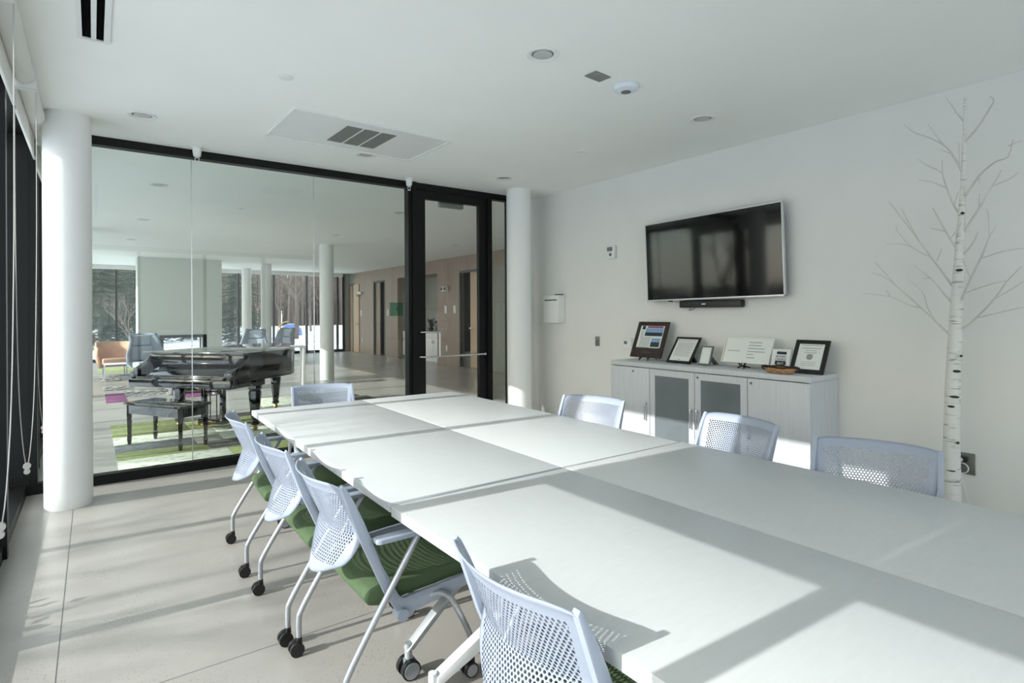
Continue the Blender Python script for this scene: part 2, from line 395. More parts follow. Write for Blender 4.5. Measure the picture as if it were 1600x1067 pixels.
# glass partition between the room and the lobby
P0 = XL + .07
f = MB(); f.box(P0, 4.53, YG - .05, YG + .05, ZC - .075, ZC).box(P0, 3.07, YG - .05, YG + .05, 0, .085).box(4.20, 4.53, YG - .05, YG + .05, 0, .085)
f.box(P0, P0 + .05, YG - .05, YG + .05, .08, ZC - .07).box(3.02, 3.10, YG - .055, YG + .055, 0, ZC - .07).box(3.065, 3.12, YG - .075, YG + .075, 0, ZC)
f.box(4.15, 4.22, YG - .06, YG + .06, 0, ZC - .07).box(4.50, 4.53, YG - .05, YG + .05, .08, ZC - .07)
w = struct('window_%d' % nwin, f, BLACKF); nwin += 1
for a, c in ((P0 + .04, .760), (.766, 1.921), (1.927, 3.03), (4.21, 4.51)):
    MB().box(a, c, YG - .006, YG + .006, .08, ZC - .07).build('pane', GLASSG, w, False)
MB().box(.7595, .7665, YG - .008, YG + .008, .085, ZC - .075).box(1.9205, 1.9275, YG - .008, YG + .008, .085, ZC - .075).build('joint', CHROME, w, False)
# framed glass door
d = MB(); d.box(3.12, 3.255, YG - .03, YG + .03, .012, ZC - .075).box(4.035, 4.15, YG - .03, YG + .03, .012, ZC - .075).box(3.255, 4.035, YG - .03, YG + .03, 2.885, ZC - .075).box(3.255, 4.035, YG - .03, YG + .03, .012, .26)
door = struct('door_1', d, BLACKF)
MB().box(3.25, 4.04, YG - .005, YG + .005, .25, 2.89).build('door_glass', GLASS, door, False)
MB().tube([(3.19, YG - .03, 1.265), (3.30, YG - .10, 1.265), (3.395, YG - .105, 1.262), (3.41, YG - .105, 1.23), (3.41, YG - .105, 1.05), (3.41, YG - .105, .972)], .011, res=5).build('pull_handle', CHROME, door)
MB().tube([(3.17, YG - .03, .965), (3.25, YG - .09, .965), (3.4, YG - .095, .965), (4.07, YG - .095, .965)], .013).cyl((4.08, YG - .10, .965), (4.08, YG - .03, .965), .016).build('push_bar', CHROME, door)
MB().box(3.50, 3.84, YG + .03, YG + .10, 2.83, 2.90, .008).build('door_closer', METG, door)

# columns
def column(x, y, label, r=.155):
    b = MB(); b.lathe([(r, 0), (r, ZC)], n=48)
    o = b.build('column', COLW); o.location = (x, y, 0); return tag(o, label, 'column')
column(-.16, 5.68, 'thick round white column in the left corner of the room by the windows')
column(4.40, 5.82, 'round white column in the right corner beside the glass door')
column(4.30, 12.98, 'round white lobby column nearest the glass wall, right of the piano')
column(4.36, 18.9, 'round white lobby column in the middle distance beside the fireplace block')
column(4.28, 21.3, 'round white lobby column farthest away, by the rear windows')
column(-.24, 12.9, 'round white lobby column close to the left window wall')

# ------------------------------------------------------------------ roller blinds
def blind(a, c, zb, label):
    t = thing('roller_blind', label, 'roller blind', ((XL + .16), (a + c) / 2, ZC), group=None)
    L = (c - a) / 2 - .04
    MB().cyl((0, -L, -.075), (0, L, -.075), .052, n=24).cyl((0, -L - .01, -.075), (0, -L, -.075), .02).cyl((0, L, -.075), (0, L + .01, -.075), .02).build('roll', FABRIC, t)
    MB().box(-.050, -.047, -L, L, zb - ZC, -.075).build('fabric', FABRIC, t, False)
    MB().box(-.056, -.041, -L, L, zb - ZC - .012, zb - ZC + .012, .003).build('bottom_bar', SPRW, t)
    MB().box(-.07, .055, -L - .016, -L - .010, -.15, 0).build('bracket', SPRW, t, False)
    MB().box(-.07, .055, L + .010, L + .016, -.15, 0).build('bracket', SPRW, t, False)
    y = -L - .004; zl = -2.55
    MB().tube([(.052, y, -.07), (.05, y, -1.2), (.035, y - .02, -2.1), (.0, y - .02, zl + .03), (-.035, y - .02, -2.1), (-.05, y, -1.2), (-.052, y, -.07)], .0028, n=5, res=5).build('pull_chain', CHAINM, t)
    MB().cyl((-.0, y - .03, zl + .03), (0, y - .01, zl + .03), .02, n=16).cyl((0, y - .03, zl - .005), (0, y - .01, zl - .005), .016, n=16).build('chain_tensioner', CHAINM, t)
for i, (a, c) in enumerate(zip(edges, edges[1:])):
    if c < .9: blind(a, c, 1.71 if c > .5 else .25, ['white roller blind pulled nearly to the floor, bay at the back wall', 'white roller blind pulled nearly to the floor, second bay from the back wall', 'white roller blind pulled nearly to the floor, third bay from the back wall', 'white roller blind pulled halfway down, fourth bay from the back wall'][min(i, 3)])  # unseen rear blinds lowered to dim the right wall
    elif c < 2.2: blind(a, c, 1.71, 'white roller blind pulled halfway down beside the near end of the table')
    elif c < 3.5: blind(a, c, 2.80, 'white roller blind rolled up, beside the middle of the long table')
    elif c < 4.8: blind(a, c, 2.80, 'white roller blind rolled up at the left edge, with long pull chain')
    elif c < 6.3: blind(a, c, 2.80, 'white roller blind rolled up just before the left corner column')
    elif c < 7.4: blind(a, c, 2.78, 'white roller blind in the lobby just beyond the glass wall')
fb = MB(); fb.box(-.40, 7.9, YF - .12, YF - .02, ZC - .13, ZC, .004)
o = struct('trim_1', fb, WALLW)

# ------------------------------------------------------------------ ceiling fittings
def downlight(x, y, label, r=.10, lens=True):
    t = thing('recessed_downlight', label, 'ceiling light', (x, y, ZC))
    MB().lathe([(r, -.001), (r, -.006), (r * .97, -.009), (r * .72, -.006), (r * .66, -.0015), (r * .66, -.001)], n=32).build('trim_ring', SPRW, t)
    MB().lathe([(r * .60, -.0012), (r * .60, -.0035), (r * .5, -.005)], n=28).build('lamp_lens', LENS, t)
for x, y, lb in [(2.208, 2.668, 'round recessed downlight nearest the camera, above the middle of the table'),
                 (4.00, 2.80, 'round recessed downlight above the television'),
                 (.316, 5.33, 'round recessed downlight just right of the left corner column'),
                 (2.18, 5.385, 'round recessed downlight at the edge of the ceiling access panel'),
                 (3.855, 5.38, 'round recessed downlight in front of the glass door'),
                 (.646, 8.08, 'lobby ceiling downlight nearest behind the leftmost glass pane'),
                 (.673, 11.17, 'lobby ceiling downlight second from the glass, left row'),
                 (.644, 14.26, 'lobby ceiling downlight third from the glass, left row'),
                 (3.854, 8.16, 'lobby ceiling downlight just left of the door frame'),
                 (3.907, 11.21, 'lobby ceiling downlight before the nearest lobby column'),
                 (6.75, 11.37, 'lobby ceiling downlight seen through the glass door')]:
    downlight(x, y, lb)
def cover(x, y, lb, r=.045):
    o = MB().lathe([(r, -.001), (r, -.006), (r * .6, -.010)], n=28).build('sprinkler_cover', SPRW); o.location = (x, y, ZC); tag(o, lb, 'sprinkler cover')
cover(1.037, 3.924, 'small round white cover plate on the ceiling left of the access panel')
cover(3.83, 4.05, 'small round white cover plate on the ceiling toward the right wall')
cover(1.77, 9.2, 'small round cover plate on the lobby ceiling above the piano')
t = thing('smoke_detector', 'round white smoke detector on the ceiling right of the small grey vent', 'smoke detector', (2.98, 2.70, ZC))
MB().lathe([(.085, -.001), (.088, -.012), (.078, -.032), (.05, -.042), (.035, -.044)], n=36).build('housing', mat('bluish white plastic', (222, 228, 238), .4), t)
MB().lathe([(.034, -.0445), (.034, -.047), (.026, -.049)], n=24).build('sensor_cap', GREYM, t)
o = MB().box(-.075, .075, -.05, .05, -.006, -.001, .001).build('sensor_grille', GRILLE); o.location = (2.707, 2.70, ZC); o.rotation_euler = (0, 0, R(4)); tag(o, 'small grey rectangular vent on the ceiling beside the smoke detector', 'ceiling vent')
t = thing('ceiling_access_panel', 'large rectangular white ceiling panel holding three grey grilles', 'ceiling panel', (1.925, 4.877, ZC), R(1.5))
b = MB().box(-.68, .68, -.395, .395, -.008, -.001); b.build('panel', SPRW, t, False)
MB().box(-.70, .70, -.415, -.395, -.016, -.001).box(-.70, .70, .395, .415, -.016, -.001).box(-.70, -.68, -.395, .395, -.016, -.001).box(.68, .70, -.395, .395, -.016, -.001).build('panel_frame', SPRW, t, False)
for k in range(3):
    x = -.155 + .155 * k
    b = MB().box(x - .068, x + .068, -.26, .23, -.0105, -.0085)
    for q in range(14): b.box(x - .066, x + .066, -.25 + q * .035, -.238 + q * .035, -.013, -.0105)
    b.build('grille', GRILLE, t, False)
t = thing('slot_diffuser', 'long white ceiling slot diffuser with two black slots, upper left', 'air vent', (.008, 2.55, ZC))
MB().box(-.075, -.052, -1.45, 1.47, -.012, -.001).box(-.012, .012, -1.45, 1.45, -.012, -.001).box(.046, .075, -1.45, 1.47, -.012, -.001).box(-.052, .046, 1.445, 1.47, -.012, -.001).build('flange', SPRW, t, False)
MB().box(-.052, .046, -1.45, 1.445, -.004, -.001).build('slot', VOID, t, False)
def sprinkler(x, y, lb):
    t = thing('fire_sprinkler', lb, 'fire sprinkler', (x, y, ZC), group='pendent sprinklers before the glass wall')
    MB().lathe([(.048, -.001), (.05, -.008), (.040, -.012), (.036, -.05), (.030, -.085), (.020, -.088)], n=28).build('escutcheon', SPRW, t)
    b = MB().cyl((0, 0, -.088), (0, 0, -.10), .008).tube([(-.014, 0, -.09), (-.017, 0, -.115), (-.004, 0, -.135)], .0028, n=6).tube([(.014, 0, -.09), (.017, 0, -.115), (.004, 0, -.135)], .0028, n=6)
    b.lathe([(.018, -.140), (.018, -.136)], n=18).build('sprinkler_head', SPRW, t)
sprinkler(.792, 6.06, 'white pendent sprinkler at the seam of the left glass panes')
sprinkler(2.97, 6.04, 'white pendent sprinkler just left of the glass door frame')

# ------------------------------------------------------------------ conference tables
def table(x0, x1, y0, y1, rz, label, legs_far, ends, z=.74):
    cx, cy = (x0 + x1) / 2, (y0 + y1) / 2; W = (x1 - x0) / 2; L = (y1 - y0) / 2
    t = thing('conference_table', label, 'table', (cx, cy, 0), rz, 'white conference tables')
    MB().box(-W + .0015, W - .0015, -L + .0015, L - .0015, z - .040, z, .003).build('tabletop', LAMW, t)
    MB().box(-W + .05, W - .05, -L + .25, -L + .29, z - .075, z - .040).box(-W + .05, W - .05, L - .29, L - .25, z - .075, z - .040).box(-.03, .03, -L + .25, L - .25, z - .09, z - .04).build('under_frame', TLEG, t, False)
    for sy in (-1, 1):
        yy = sy * (L - ends[0 if sy < 0 else 1])
        for sx in (-1, 1):
            b = MB()
            if legs_far:   # steep slanting blade
                b.prism([(sx * (W - .105), .115), (sx * (W - .075), .115), (sx * .058, .395), (sx * -.05, z - .04), (sx * -.10, z - .04), (sx * .015, .395)], yy - .022, yy + .022, 'xz', .003)
            else:          # low foot rising to a central post
                b.prism([(sx * (W - .10), .085), (sx * (W - .10), .125), (sx * .05, .27), (sx * .05, .20)], yy - .022, yy + .022, 'xz', .003)
            b.cyl((sx * (W - .09), yy, .075), (sx * (W - .09), yy, .14), .016)
            b.build('leg', TLEG if legs_far else LAMEDGE, t)
            c = MB()
            for e in (-1, 1): c.cyl((sx * (W - .09), yy + e * .012, .04), (sx * (W - .09), yy + e * .034, .04), .04, n=24)
            c.build('caster', [BLKPL], t)
            c = MB()
            for e in (-1, 1): c.cyl((sx * (W - .09), yy + e * .034, .04), (sx * (W - .09), yy + e * .038, .04), .033, n=24)
            c.box(sx * (W - .09) - .02, sx * (W - .09) + .02, yy - .011, yy + .011, .04, .082, .004)
            c.build('caster_cap', TUBE, t)
        if not legs_far: MB().box(-.055, .055, yy - .02, yy + .02, .18, z - .05, .004).build('post', TLEG, t)
GT = 'white conference tables'
rzf = R(-1.0)
table(.972, 1.868, 2.105, 4.80, rzf, 'far left white table, lengthwise by the three green-seated chairs', True, (.03, .64))
table(1.870, 2.766, 2.090, 4.785, rzf, 'far right white table, its side toward the credenza', True, (.03, .64))
table(.935, 1.843, -.64, 2.078, 0, 'near left white table holding the strong sunlight and chair shadow', False, (.17, .17))
table(1.845, 2.757, -.64, 2.078, 0, 'near right white table lying mostly in shade at lower right', False, (.17, .553))

# ------------------------------------------------------------------ mesh-back chairs
def chair(label, loc, rz):
    t = thing('conference_chair', label, 'chair', loc, rz, 'mesh-back rolling chairs round the tables')
    # perforated shell
    NU, NV = 26, 26
    bm = bmesh.new(); uvl = bm.loops.layers.uv.new('UVMap')
    def xu(z): return .02 + .17 * (.87 - z) / .47
    grid = []; info = {}
    for j in range(NV + 1):
        v = j / NV; z = .872 - .385 * v
        w = .262 - .035 * min(1, v / .6)
        if v > .6: w = .227 - .13 * ((v - .6) / .4) ** 2.0
        row = []
        for i in range(NU + 1):
            u = -1 + 2 * i / NU
            dep = .075 * (1 - .35 * v)
            xe = xu(z) if z > .66 else xu(.66) - .10 * ((.66 - z) / .17) ** 1.1 * .75
            x = xe - .006 - dep * (1 - abs(u) ** 2.0)
            if j == 0: x -= .010
            if j == 1: x -= .003
            zz = z
            if v > .85: zz = z + .022 * (abs(u) ** 3) * ((v - .85) / .15)
            if v < .08: zz = z - .018 * (abs(u) ** 8) * (1 - v / .08)
            p = bm.verts.new((x, u * w, zz)); row.append(p)
            info[p] = (u * w, .385 * v, 1.0 if (abs(u) * w < w - .034 and .032 < .385 * v < .345) else 0.0)
        grid.append(row)
    fl = bm.faces.layers.float.new('perf')
    for j in range(NV):
        for i in range(NU):
            q = (grid[j][i], grid[j + 1][i], grid[j + 1][i + 1], grid[j][i + 1])
            fce = bm.faces.new(q)
            for lp in fce.loops: lp[uvl].uv = info[lp.vert][:2]
            fce[fl] = 1.0 if all(info[k][2] > .5 for k in q) else 0.0
    me = bpy.data.meshes.new('backrest'); bm.to_mesh(me); bm.free(); me.materials.append(CHPERF); me.shade_smooth()
    o = bpy.data.objects.new('backrest', me); COL.objects.link(o); o.parent = t
    sm = o.modifiers.new('thickness', 'SOLIDIFY'); sm.thickness = .005; sm.offset = 0
    for s in (-1, 1):
        y = s * .250
        poly = [(-.004, .862), (.004, .872), (.016, .860), (.048, .80), (.085, .72), (.155, .54), (.225, .405), (.245, .392), (.42, .402), (.625, .420), (.63, .396), (.56, .368), (.45, .350), (.34, .335), (.245, .325), (.215, .345), (.165, .43), (.075, .64)]
        MB().prism(poly, y - s * .011, y + s * .011, 'xz', .003).cyl((.232, y - s * .02, .335), (.232, y + s * .030, .335), .024, n=20).build('side_frame', CHP, t)
        MB().tube([(0, s * .285, .068), (0, s * .285, .155), (.010, s * .285, .19), (.060, s * .285, .275), (.18, s * .285, .46), (.285, s * .285, .622), (.290, s * .285, .64)], .0125, n=12).build('rear_leg', TUBE, t)
        MB().tube([(.30, s * .225, .35), (.385, s * .262, .372), (.43, s * .285, .352), (.475, s * .285, .275), (.525, s * .285, .17), (.535, s * .285, .12), (.535, s * .285, .068)], .0125, n=12).build('front_leg', TUBE, t)
        a = MB(); a.prism([(.115, -.018), (.13, -.026), (.42, -.026), (.44, -.012), (.44, .012), (.42, .026), (.13, .026), (.115, .018)], .640, .660, 'xy', .005)
        a.xf(Matrix.Translation((0, s * .285, 0))); a.build('armrest', CHP, t)
        for x in (0, .535):
            c = MB()
            for e in (-1, 1): c.cyl((x - .012, s * .285 + e * .006, .031), (x - .012, s * .285 + e * .024, .031), .030, n=20)
            c.box(x - .03, x + .014, s * .285 - .005, s * .285 + .005, .035, .062, .003).cyl((x, s * .285, .05), (x, s * .285, .078), .013)
            c.build('caster', BLKPL, t)
            if x > 0:
                for e in (-1, 1): MB().cyl((x - .012, s * .285 + e * .024, .031), (x - .012, s * .285 + e * .027, .031), .024, n=20).build('wheel_cap', TUBE, t)
    seat = MB(); seat.prism([(.10, .412), (.115, .440), (.16, .455), (.32, .448), (.50, .458), (.575, .456), (.612, .438), (.618, .420), (.57, .404), (.40, .392), (.24, .384), (.15, .376), (.11, .388)], -.232, .232, 'xz', .012)
    seat.build('seat', SEATG, t)
    MB().cyl((.32, -.235, .352), (.32, .235, .352), .012).cyl((.27, -.285, .600), (.27, -.30, .600), .004).build('crossbar', TUBE, t)
    return t
c0 = chair('nearest rolling chair at the left side, its perforated back against the sunlit near table', (.815, 1.135, 0), 0)
dup(c0, (.722, 2.285, 0), 0, 'rolling chair third from the glass wall on the left side, green seat in full view')
dup(c0, (.71, 2.965, 0), R(-1), 'rolling chair second from the glass wall on the left side')
dup(c0, (.715, 3.80, 0), R(-3), 'rolling chair on the left side closest to the glass wall and piano')
dup(c0, (1.62, 5.01, 0), R(261), 'rolling chair at the far end of the tables, back seen against the glass')
dup(c0, (2.96, 3.015, 0), R(195), 'rolling chair on the right side nearest the corner column, before the credenza')
dup(c0, (3.06, 1.90, 0), R(173), 'rolling chair on the right side in front of the credenza glass doors')
dup(c0, (2.975, 1.15, 0), R(196), 'rolling chair on the right side beside the white birch tree')

# ------------------------------------------------------------------ television wall
t = thing('television', 'large wall-mounted flat television with silver edge', 'television', (4.795, 3.315, 2.03))
b = MB(); W, H = .757, .412
b.box(0, .035, -W, W, -H, -H + .016, .002).box(0, .035, -W, W, H - .010, H, .002).box(0, .035, -W, -W + .010, -H, H, .002).box(0, .035, W - .010, W, -H, H, .002).build('bezel', SILV, t)
MB().box(.004, .03, -W + .01, W - .01, -H + .016, H - .01).build('screen', SCREEN, t, False)
MB().box(.030, .045, -W + .004, W - .004, -H + .004, H - .004, .004).box(.045, .075, -.60, .60, -.26, .2, .01).build('back_cover', BLKPL, t)
MB().box(.06, .108, -.25, .25, -.16, .18, .004).build('wall_bracket', BLKPL, t)
MB().box(.01, .03, .44, .49, -H - .012, -H, .003).build('sensor', BLKPL, t)
t.rotation_euler = (R(-.8), R(-1.5), 0)
t = thing('soundbar', 'short black soundbar on the wall under the television', 'soundbar', (4.84, 3.335, 1.573))
MB().box(0, .078, -.345, .345, -.036, .036, .012).build('speaker_body', BLKPL, t)
MB().box(-.001, .0, .03, .075, -.006, .004).build('logo_mark', SPRW, t, False)
MB().tube([(.03, .22, -.035), (.02, .235, -.062), (.015, .20, -.058), (.03, .17, -.036)], .003, n=6).build('cable', BLKPL, t)
t = thing('fire_alarm_strobe', 'small white fire alarm strobe high on the wall left of the television', 'alarm', (XR, 4.67, 2.20))
MB().box(-.045, -.001, -.06, .06, -.075, .075, .006).build('housing', SPRW, t)
MB().box(-.062, -.045, -.03, .04, .01, .055, .004).build('strobe_lens', METG, t); MB().cyl((-.05, 0, -.03), (-.045, 0, -.03), .02).build('horn', METG, t)
t = thing('sanitizer_dispenser', 'white hand sanitizer dispenser on the wall beside the right column', 'dispenser', (XR, 5.66, 1.55))
MB().box(-.125, -.001, -.15, .15, -.19, .17, .012).build('body', SPRW, t)
MB().box(-.128, -.125, -.12, .12, .10, .114).build('slot', BLKPL, t, False); MB().box(-.10, -.02, -.13, -.05, .171, .182, .002).build('lock_bar', BLKPL, t)
t = thing('thermostat', 'small white thermostat partly behind the brown award plaque', 'thermostat', (XR, 4.44, 1.135))
MB().box(-.022, -.001, -.065, .065, -.06, .06, .005).build('housing', SPRW, t); MB().box(-.0235, -.022, .0, .045, -.005, .03).build('display', FROST, t, False)
t = thing('light_switch', 'grey metal wall switch left of the credenza', 'switch', (XR, 4.93, 1.145))
MB().box(-.007, -.001, -.035, .035, -.058, .058, .002).build('plate', METG, t); MB().box(-.014, -.007, -.006, .006, -.012, .012).build('toggle', GREYM, t)
t = thing('power_outlet', 'metal wall outlet with plugs just right of the birch trunk', 'outlet', (XR, 1.325, .425))
MB().box(-.007, -.001, -.055, .055, -.075, .075, .002).build('plate', METG, t)
MB().box(-.045, -.007, -.02, .035, .015, .05, .006).build('adapter', BLKPL, t); MB().cyl((-.058, .015, .03), (-.045, .015, .03), .013).build('plug', SPRW, t)
b = MB()
for k in range(2): b.tube([(-.03 - .006 * k, .01 + .035 * math.cos(a), -.03 + .035 * math.sin(a)) for a in [2 * PI * q / 12 for q in range(13)]], .003, n=6, res=2)
b.tube([(-.05, .02, .02), (-.05, .01, -.08), (-.03, -.02, -.25), (-.03, -.05, -.41)], .003, n=6)
b.build('coiled_cord', SPRW, t)

# ------------------------------------------------------------------ credenza
CX = 4.45; C0, C1 = 2.165, 4.265; CT = .985
t = thing('credenza', 'long whitewashed credenza with two frosted glass doors below the television', 'cabinet', (CX, (C0 + C1) / 2, 0))
L = (C1 - C0) / 2; D = XR - .006 - CX
MB().box(.0, D, -L, L, CT - .045, CT, .002).build('cabinet_top', WOODW, t)
MB().box(.022, D, -L + .004, -L + .024, .0, CT - .047).box(.022, D, L - .024, L - .004, 0, CT - .047).box(.022, D, -.01, .01, 0, CT - .047).box(D - .012, D, -L + .02, L - .02, 0, CT - .047).box(.022, D, -L + .02, L - .02, .05, .07).box(.05, D, -L + .02, L - .02, .5, .518).box(.04, .06, -L + .02, L - .02, 0, .05).build('carcass', WOODW, t, False)
dw = 2 * L / 4
for k in range(4):
    y0 = -L + k * dw + .003; y1 = y0 + dw - .006; zb, zt = .055, CT - .052
    if k in (0, 3):
        dd = MB().box(0, .020, y0, y1, zb, zt, .0015).build('door', WOODW, t)
    else:
        dd = MB().box(0, .02, y0, y0 + .062, zb, zt).box(0, .02, y1 - .062, y1, zb, zt).box(0, .02, y0 + .062, y1 - .062, zt - .062, zt).box(0, .02, y0 + .062, y1 - .062, zb, zb + .062).build('door', WOODW, t, False)
        MB().box(.008, .014, y0 + .058, y1 - .058, zb + .058, zt - .058).build('frosted_pane', FROST, dd, False)
    hy = {0: y1 - .03, 1: y1 - .03, 2: y0 + .03, 3: y0 + .04}[k]
    MB().box(-.030, -.020, hy - .007, hy + .007, .42, .60, .002).box(-.020, 0, hy - .005, hy + .005, .435, .45).box(-.020, 0, hy - .005, hy + .005, .57, .585).build('handle', CHROME, dd)
    if k != 2: MB().cyl((-.004, (hy if k != 3 else y0 + .21), zt - .04), (0, (hy if k != 3 else y0 + .21), zt - .04), .011).build('lock', METG, dd)

# ------------------------------------------------------------------ frames and plaques on the credenza
def leaning(name, label, cat, y, w, xb, xt, z0, z1, rim, fm, strut=True, thick=.015):
    """frame facing -X, leaning back: the root sits on the credenza top; u = toward +Y, v = up the face"""
    t = thing(name, label, cat, (xb, y, CT)); a = math.atan2(xt - xb, z1 - z0); h = math.hypot(xt - xb, z1 - z0)
    X = Matrix.Translation((0, 0, z0 - CT + thick * math.sin(a))) @ Matrix.Rotation(a, 4, 'Y')
    b = MB().box(0, thick, -w / 2, w / 2, 0, rim).box(0, thick, -w / 2, w / 2, h - rim, h).box(0, thick, -w / 2, -w / 2 + rim, rim, h - rim).box(0, thick, w / 2 - rim, w / 2, rim, h - rim)
    b.xf(X); b.build('frame', fm, t, False)
    b = MB().box(.005, thick + .001, -w / 2 + rim - .001, w / 2 - rim + .001, rim - .001, h - rim + .001); b.xf(X); b.build('picture', PAPER, t, False)
    if strut:
        zt = thick * math.sin(a) + h * .62 * math.cos(a) + z0 - CT; xt2 = thick + h * .62 * math.sin(a)
        reach = min(XR - .012 - xb, xt2 + .16)
        MB().prism([(xt2 - .004, zt), (xt2 + .012, zt), (reach, .002), (reach - .03, .002)], -.035 * min(1, w / .2), .035 * min(1, w / .2), 'xz').build('strut', fm, t, False)
    return t, X, h
def marks(t, X, items, m, name, w, h):
    """items in unit coordinates of the face: u from the left edge seen from the room, v from the top"""
    b = MB()
    for (u0, u1, v0, v1) in items:
        b.box(.0035, .0055, w / 2 - u1 * w, w / 2 - u0 * w, h - v1 * h, h - v0 * h)
    b.xf(X); return b.build(name, m, t, False)
# brown plaque: solid board with page
t, X, h = leaning('award_plaque', 'tall dark brown plaque with a colour magazine page, leftmost on the credenza', 'plaque', 3.985, .41, 4.665, 4.82, 1.015, 1.385, .045, BRNW, strut=False)
MB().box(.0045, .0075, -.16, .16, .0, .11).xf(X).build('lower_board', BRNW, t, False)
marks(t, X, [(.34, .84, .12, .17)], INKM, 'headline', .41, h)
marks(t, X, [(.30, .86, .18, .30)], INKB, 'photo_sky', .41, h); marks(t, X, [(.30, .86, .30, .40), (.17, .27, .12, .22)], INKK, 'photo_ground', .41, h)
marks(t, X, [(.56, .84, .46, .57)], INKB, 'small_photo_sky', .41, h); marks(t, X, [(.56, .84, .57, .70)], INKK, 'small_photo_ground', .41, h)
marks(t, X, [(.19 + .0, .52, .44 + .035 * k, .452 + .035 * k) for k in range(9)] + [(.16, .26, .26 + .035 * k, .27 + .035 * k) for k in range(6)] + [(.56, .82, .73, .742)], INKG, 'article_text', .41, h)
b = MB()
for q in ((.34, .66, .845, .85), (.34, .66, .925, .93), (.34, .345, .845, .93), (.655, .66, .845, .93), (.38, .62, .88, .895)): b.box(.001, .004, .205 - q[1] * .41, .205 - q[0] * .41, h - q[3] * h, h - q[2] * h)
b.xf(X); b.build('name_plate', GREYM, t, False)
b = MB()
for s in (-1, 1): b.tube([(-.022, s * .06, .004), (.0, s * .05, .035), (.115, s * .035, .18)], .006, n=8)
b.tube([(.112, 0, .17), (.19, 0, .004)], .006, n=8); b.box(-.03, .01, -.055, -.045, .022, .032).box(-.03, .01, .045, .055, .022, .032)
b.build('easel', BLKW, t)
t, X, h = leaning('framed_letter', 'black framed letter on white paper, second from the left on the credenza', 'picture frame', 3.55, .285, 4.645, 4.83, .988, 1.232, .022, BLKW)
marks(t, X, [(.16, .84, .13, .14)] + [(.16, .84 - .1 * (k % 3 == 2), .22 + .04 * k, .228 + .04 * k) for k in range(14)] + [(.12, .16, .11, .14), (.44, .52, .86, .88)], INKG, 'letter_text', .285, h)
t, X, h = leaning('small_framed_card', 'small grey framed white card between the black frame and the certificate', 'picture frame', 3.262, .132, 4.65, 4.72, .988, 1.165, .014, GREYM)
t, X, h = leaning('certificate_plaque', 'wide white certificate plaque standing on a tiny black easel', 'certificate', 2.865, .465, 4.68, 4.775, 1.03, 1.252, .008, SPRW, strut=False)
marks(t, X, [(.52, .52 + l, .16 + .12 * k, .185 + .12 * k) for k, l in enumerate((.26, .26, .33, .35, .13, .17))] + [(.10, .36, .52, .54)], INKG, 'certificate_text', .465, h)
marks(t, X, [(.015, .035, .05, .95)], WOODD, 'edge_band', .465, h)
b = MB()
for s in (-1, 1): b.tube([(-.045, s * .03, .0085), (-.02, s * .018, .028), (-.028, s * .03, .052)], [.007, .009, .006], n=8).tube([(-.02, s * .018, .028), (.07, s * .02, .0085)], .006, n=8).tube([(-.018, s * .018, .03), (.082, s * .018, .12)], .005, n=8)
b.tube([(-.02, -.018, .028), (-.02, .018, .028)], .007, n=8); b.build('easel', BLKW, t)
t, X, h = leaning('award_sign', 'small white award sign with a navy ribbon emblem behind the basket', 'sign', 2.525, .155, 4.655, 4.70, 1.0, 1.172, .006, SPRW)
w = .15
def sgn(items, m, nm): return marks(t, X, items, m, nm, w, h)
sgn([(.24, .80, .12, .25)], INKD, 'banner'); sgn([(.20, .36, .58, .72), (.64, .80, .58, .72)], INKD, 'ribbon_tail')
FACE = X @ Matrix.Translation((.0025, 0, 0)) @ Matrix(((0, 0, 1, 0), (-1, 0, 0, 0), (0, 1, 0, 0), (0, 0, 0, 1)))
def word(s, size, v, m, z=.0):
    text_mesh('lettering', s, size, m, t, X @ Matrix.Translation((.0025 - z, 0, h - v * h)) @ Matrix(((0, 0, -1, 0), (-1, 0, 0, 0), (0, 1, 0, 0), (0, 0, 0, 1))))
word("READERS'", .022, .36, INKD); word('CHOICE', .027, .50, INKD); 
b = MB(); b.prism([(-.045, .065), (.045, .065), (.05, .035), (.012, .022), (.022, .004), (.008, .008), (0, .014), (-.008, .008), (-.022, .004), (-.012, .022), (-.05, .035)], .0032, .0052, 'yz'); b.xf(X @ Matrix.Translation((0, 0, .012))); b.build('ribbon', INKD, t, False)
word('2017', .028, .70, SPRW, .0012)
t, X, h = leaning('framed_certificate', 'thick black framed certificate with a round seal, rightmost on the credenza', 'picture frame', 2.305, .275, 4.655, 4.79, .987, 1.250, .034, BLKW)
marks(t, X, [(.20, .80, .15, .162), (.22, .78, .24, .256), (.34, .66, .31, .322), (.32, .68, .37, .384), (.38, .62, .42, .43), (.28, .72, .66, .668), (.28, .72, .71, .718), (.30, .70, .76, .768)], INKG, 'certificate_text', .275, h)
b = MB(); b.cyl((.0035, 0, h * .49), (.0055, 0, h * .49), .026, n=20); b.xf(X); b.build('seal', INKG, t)
t = thing('woven_basket', 'small oval tan basket with a dark rim in front of the award sign', 'basket', (4.535, 2.45, CT))
MB().lathe([(.085, .001), (.112, .014), (.132, .036), (.142, .054), (.136, .054), (.124, .036), (.10, .018), (.03, .012)], n=36, sx=.55, sy=1.0).build('bowl', WICK, t)
b = MB(); b.tube([(.55 * .137 * math.cos(a), .137 * math.sin(a), .055 + .003 * math.sin(5 * a)) for a in [2 * PI * q / 24 for q in range(25)]], .007, n=8, res=2); b.build('rim', DKBR, t)
b = MB()
for s in (-1, 1): b.tube([(0, s * .135, .052), (.0, s * .158, .056), (0, s * .148, .034), (0, s * .122, .022)], .006, n=8)
b.build('handle', DKBR, t)

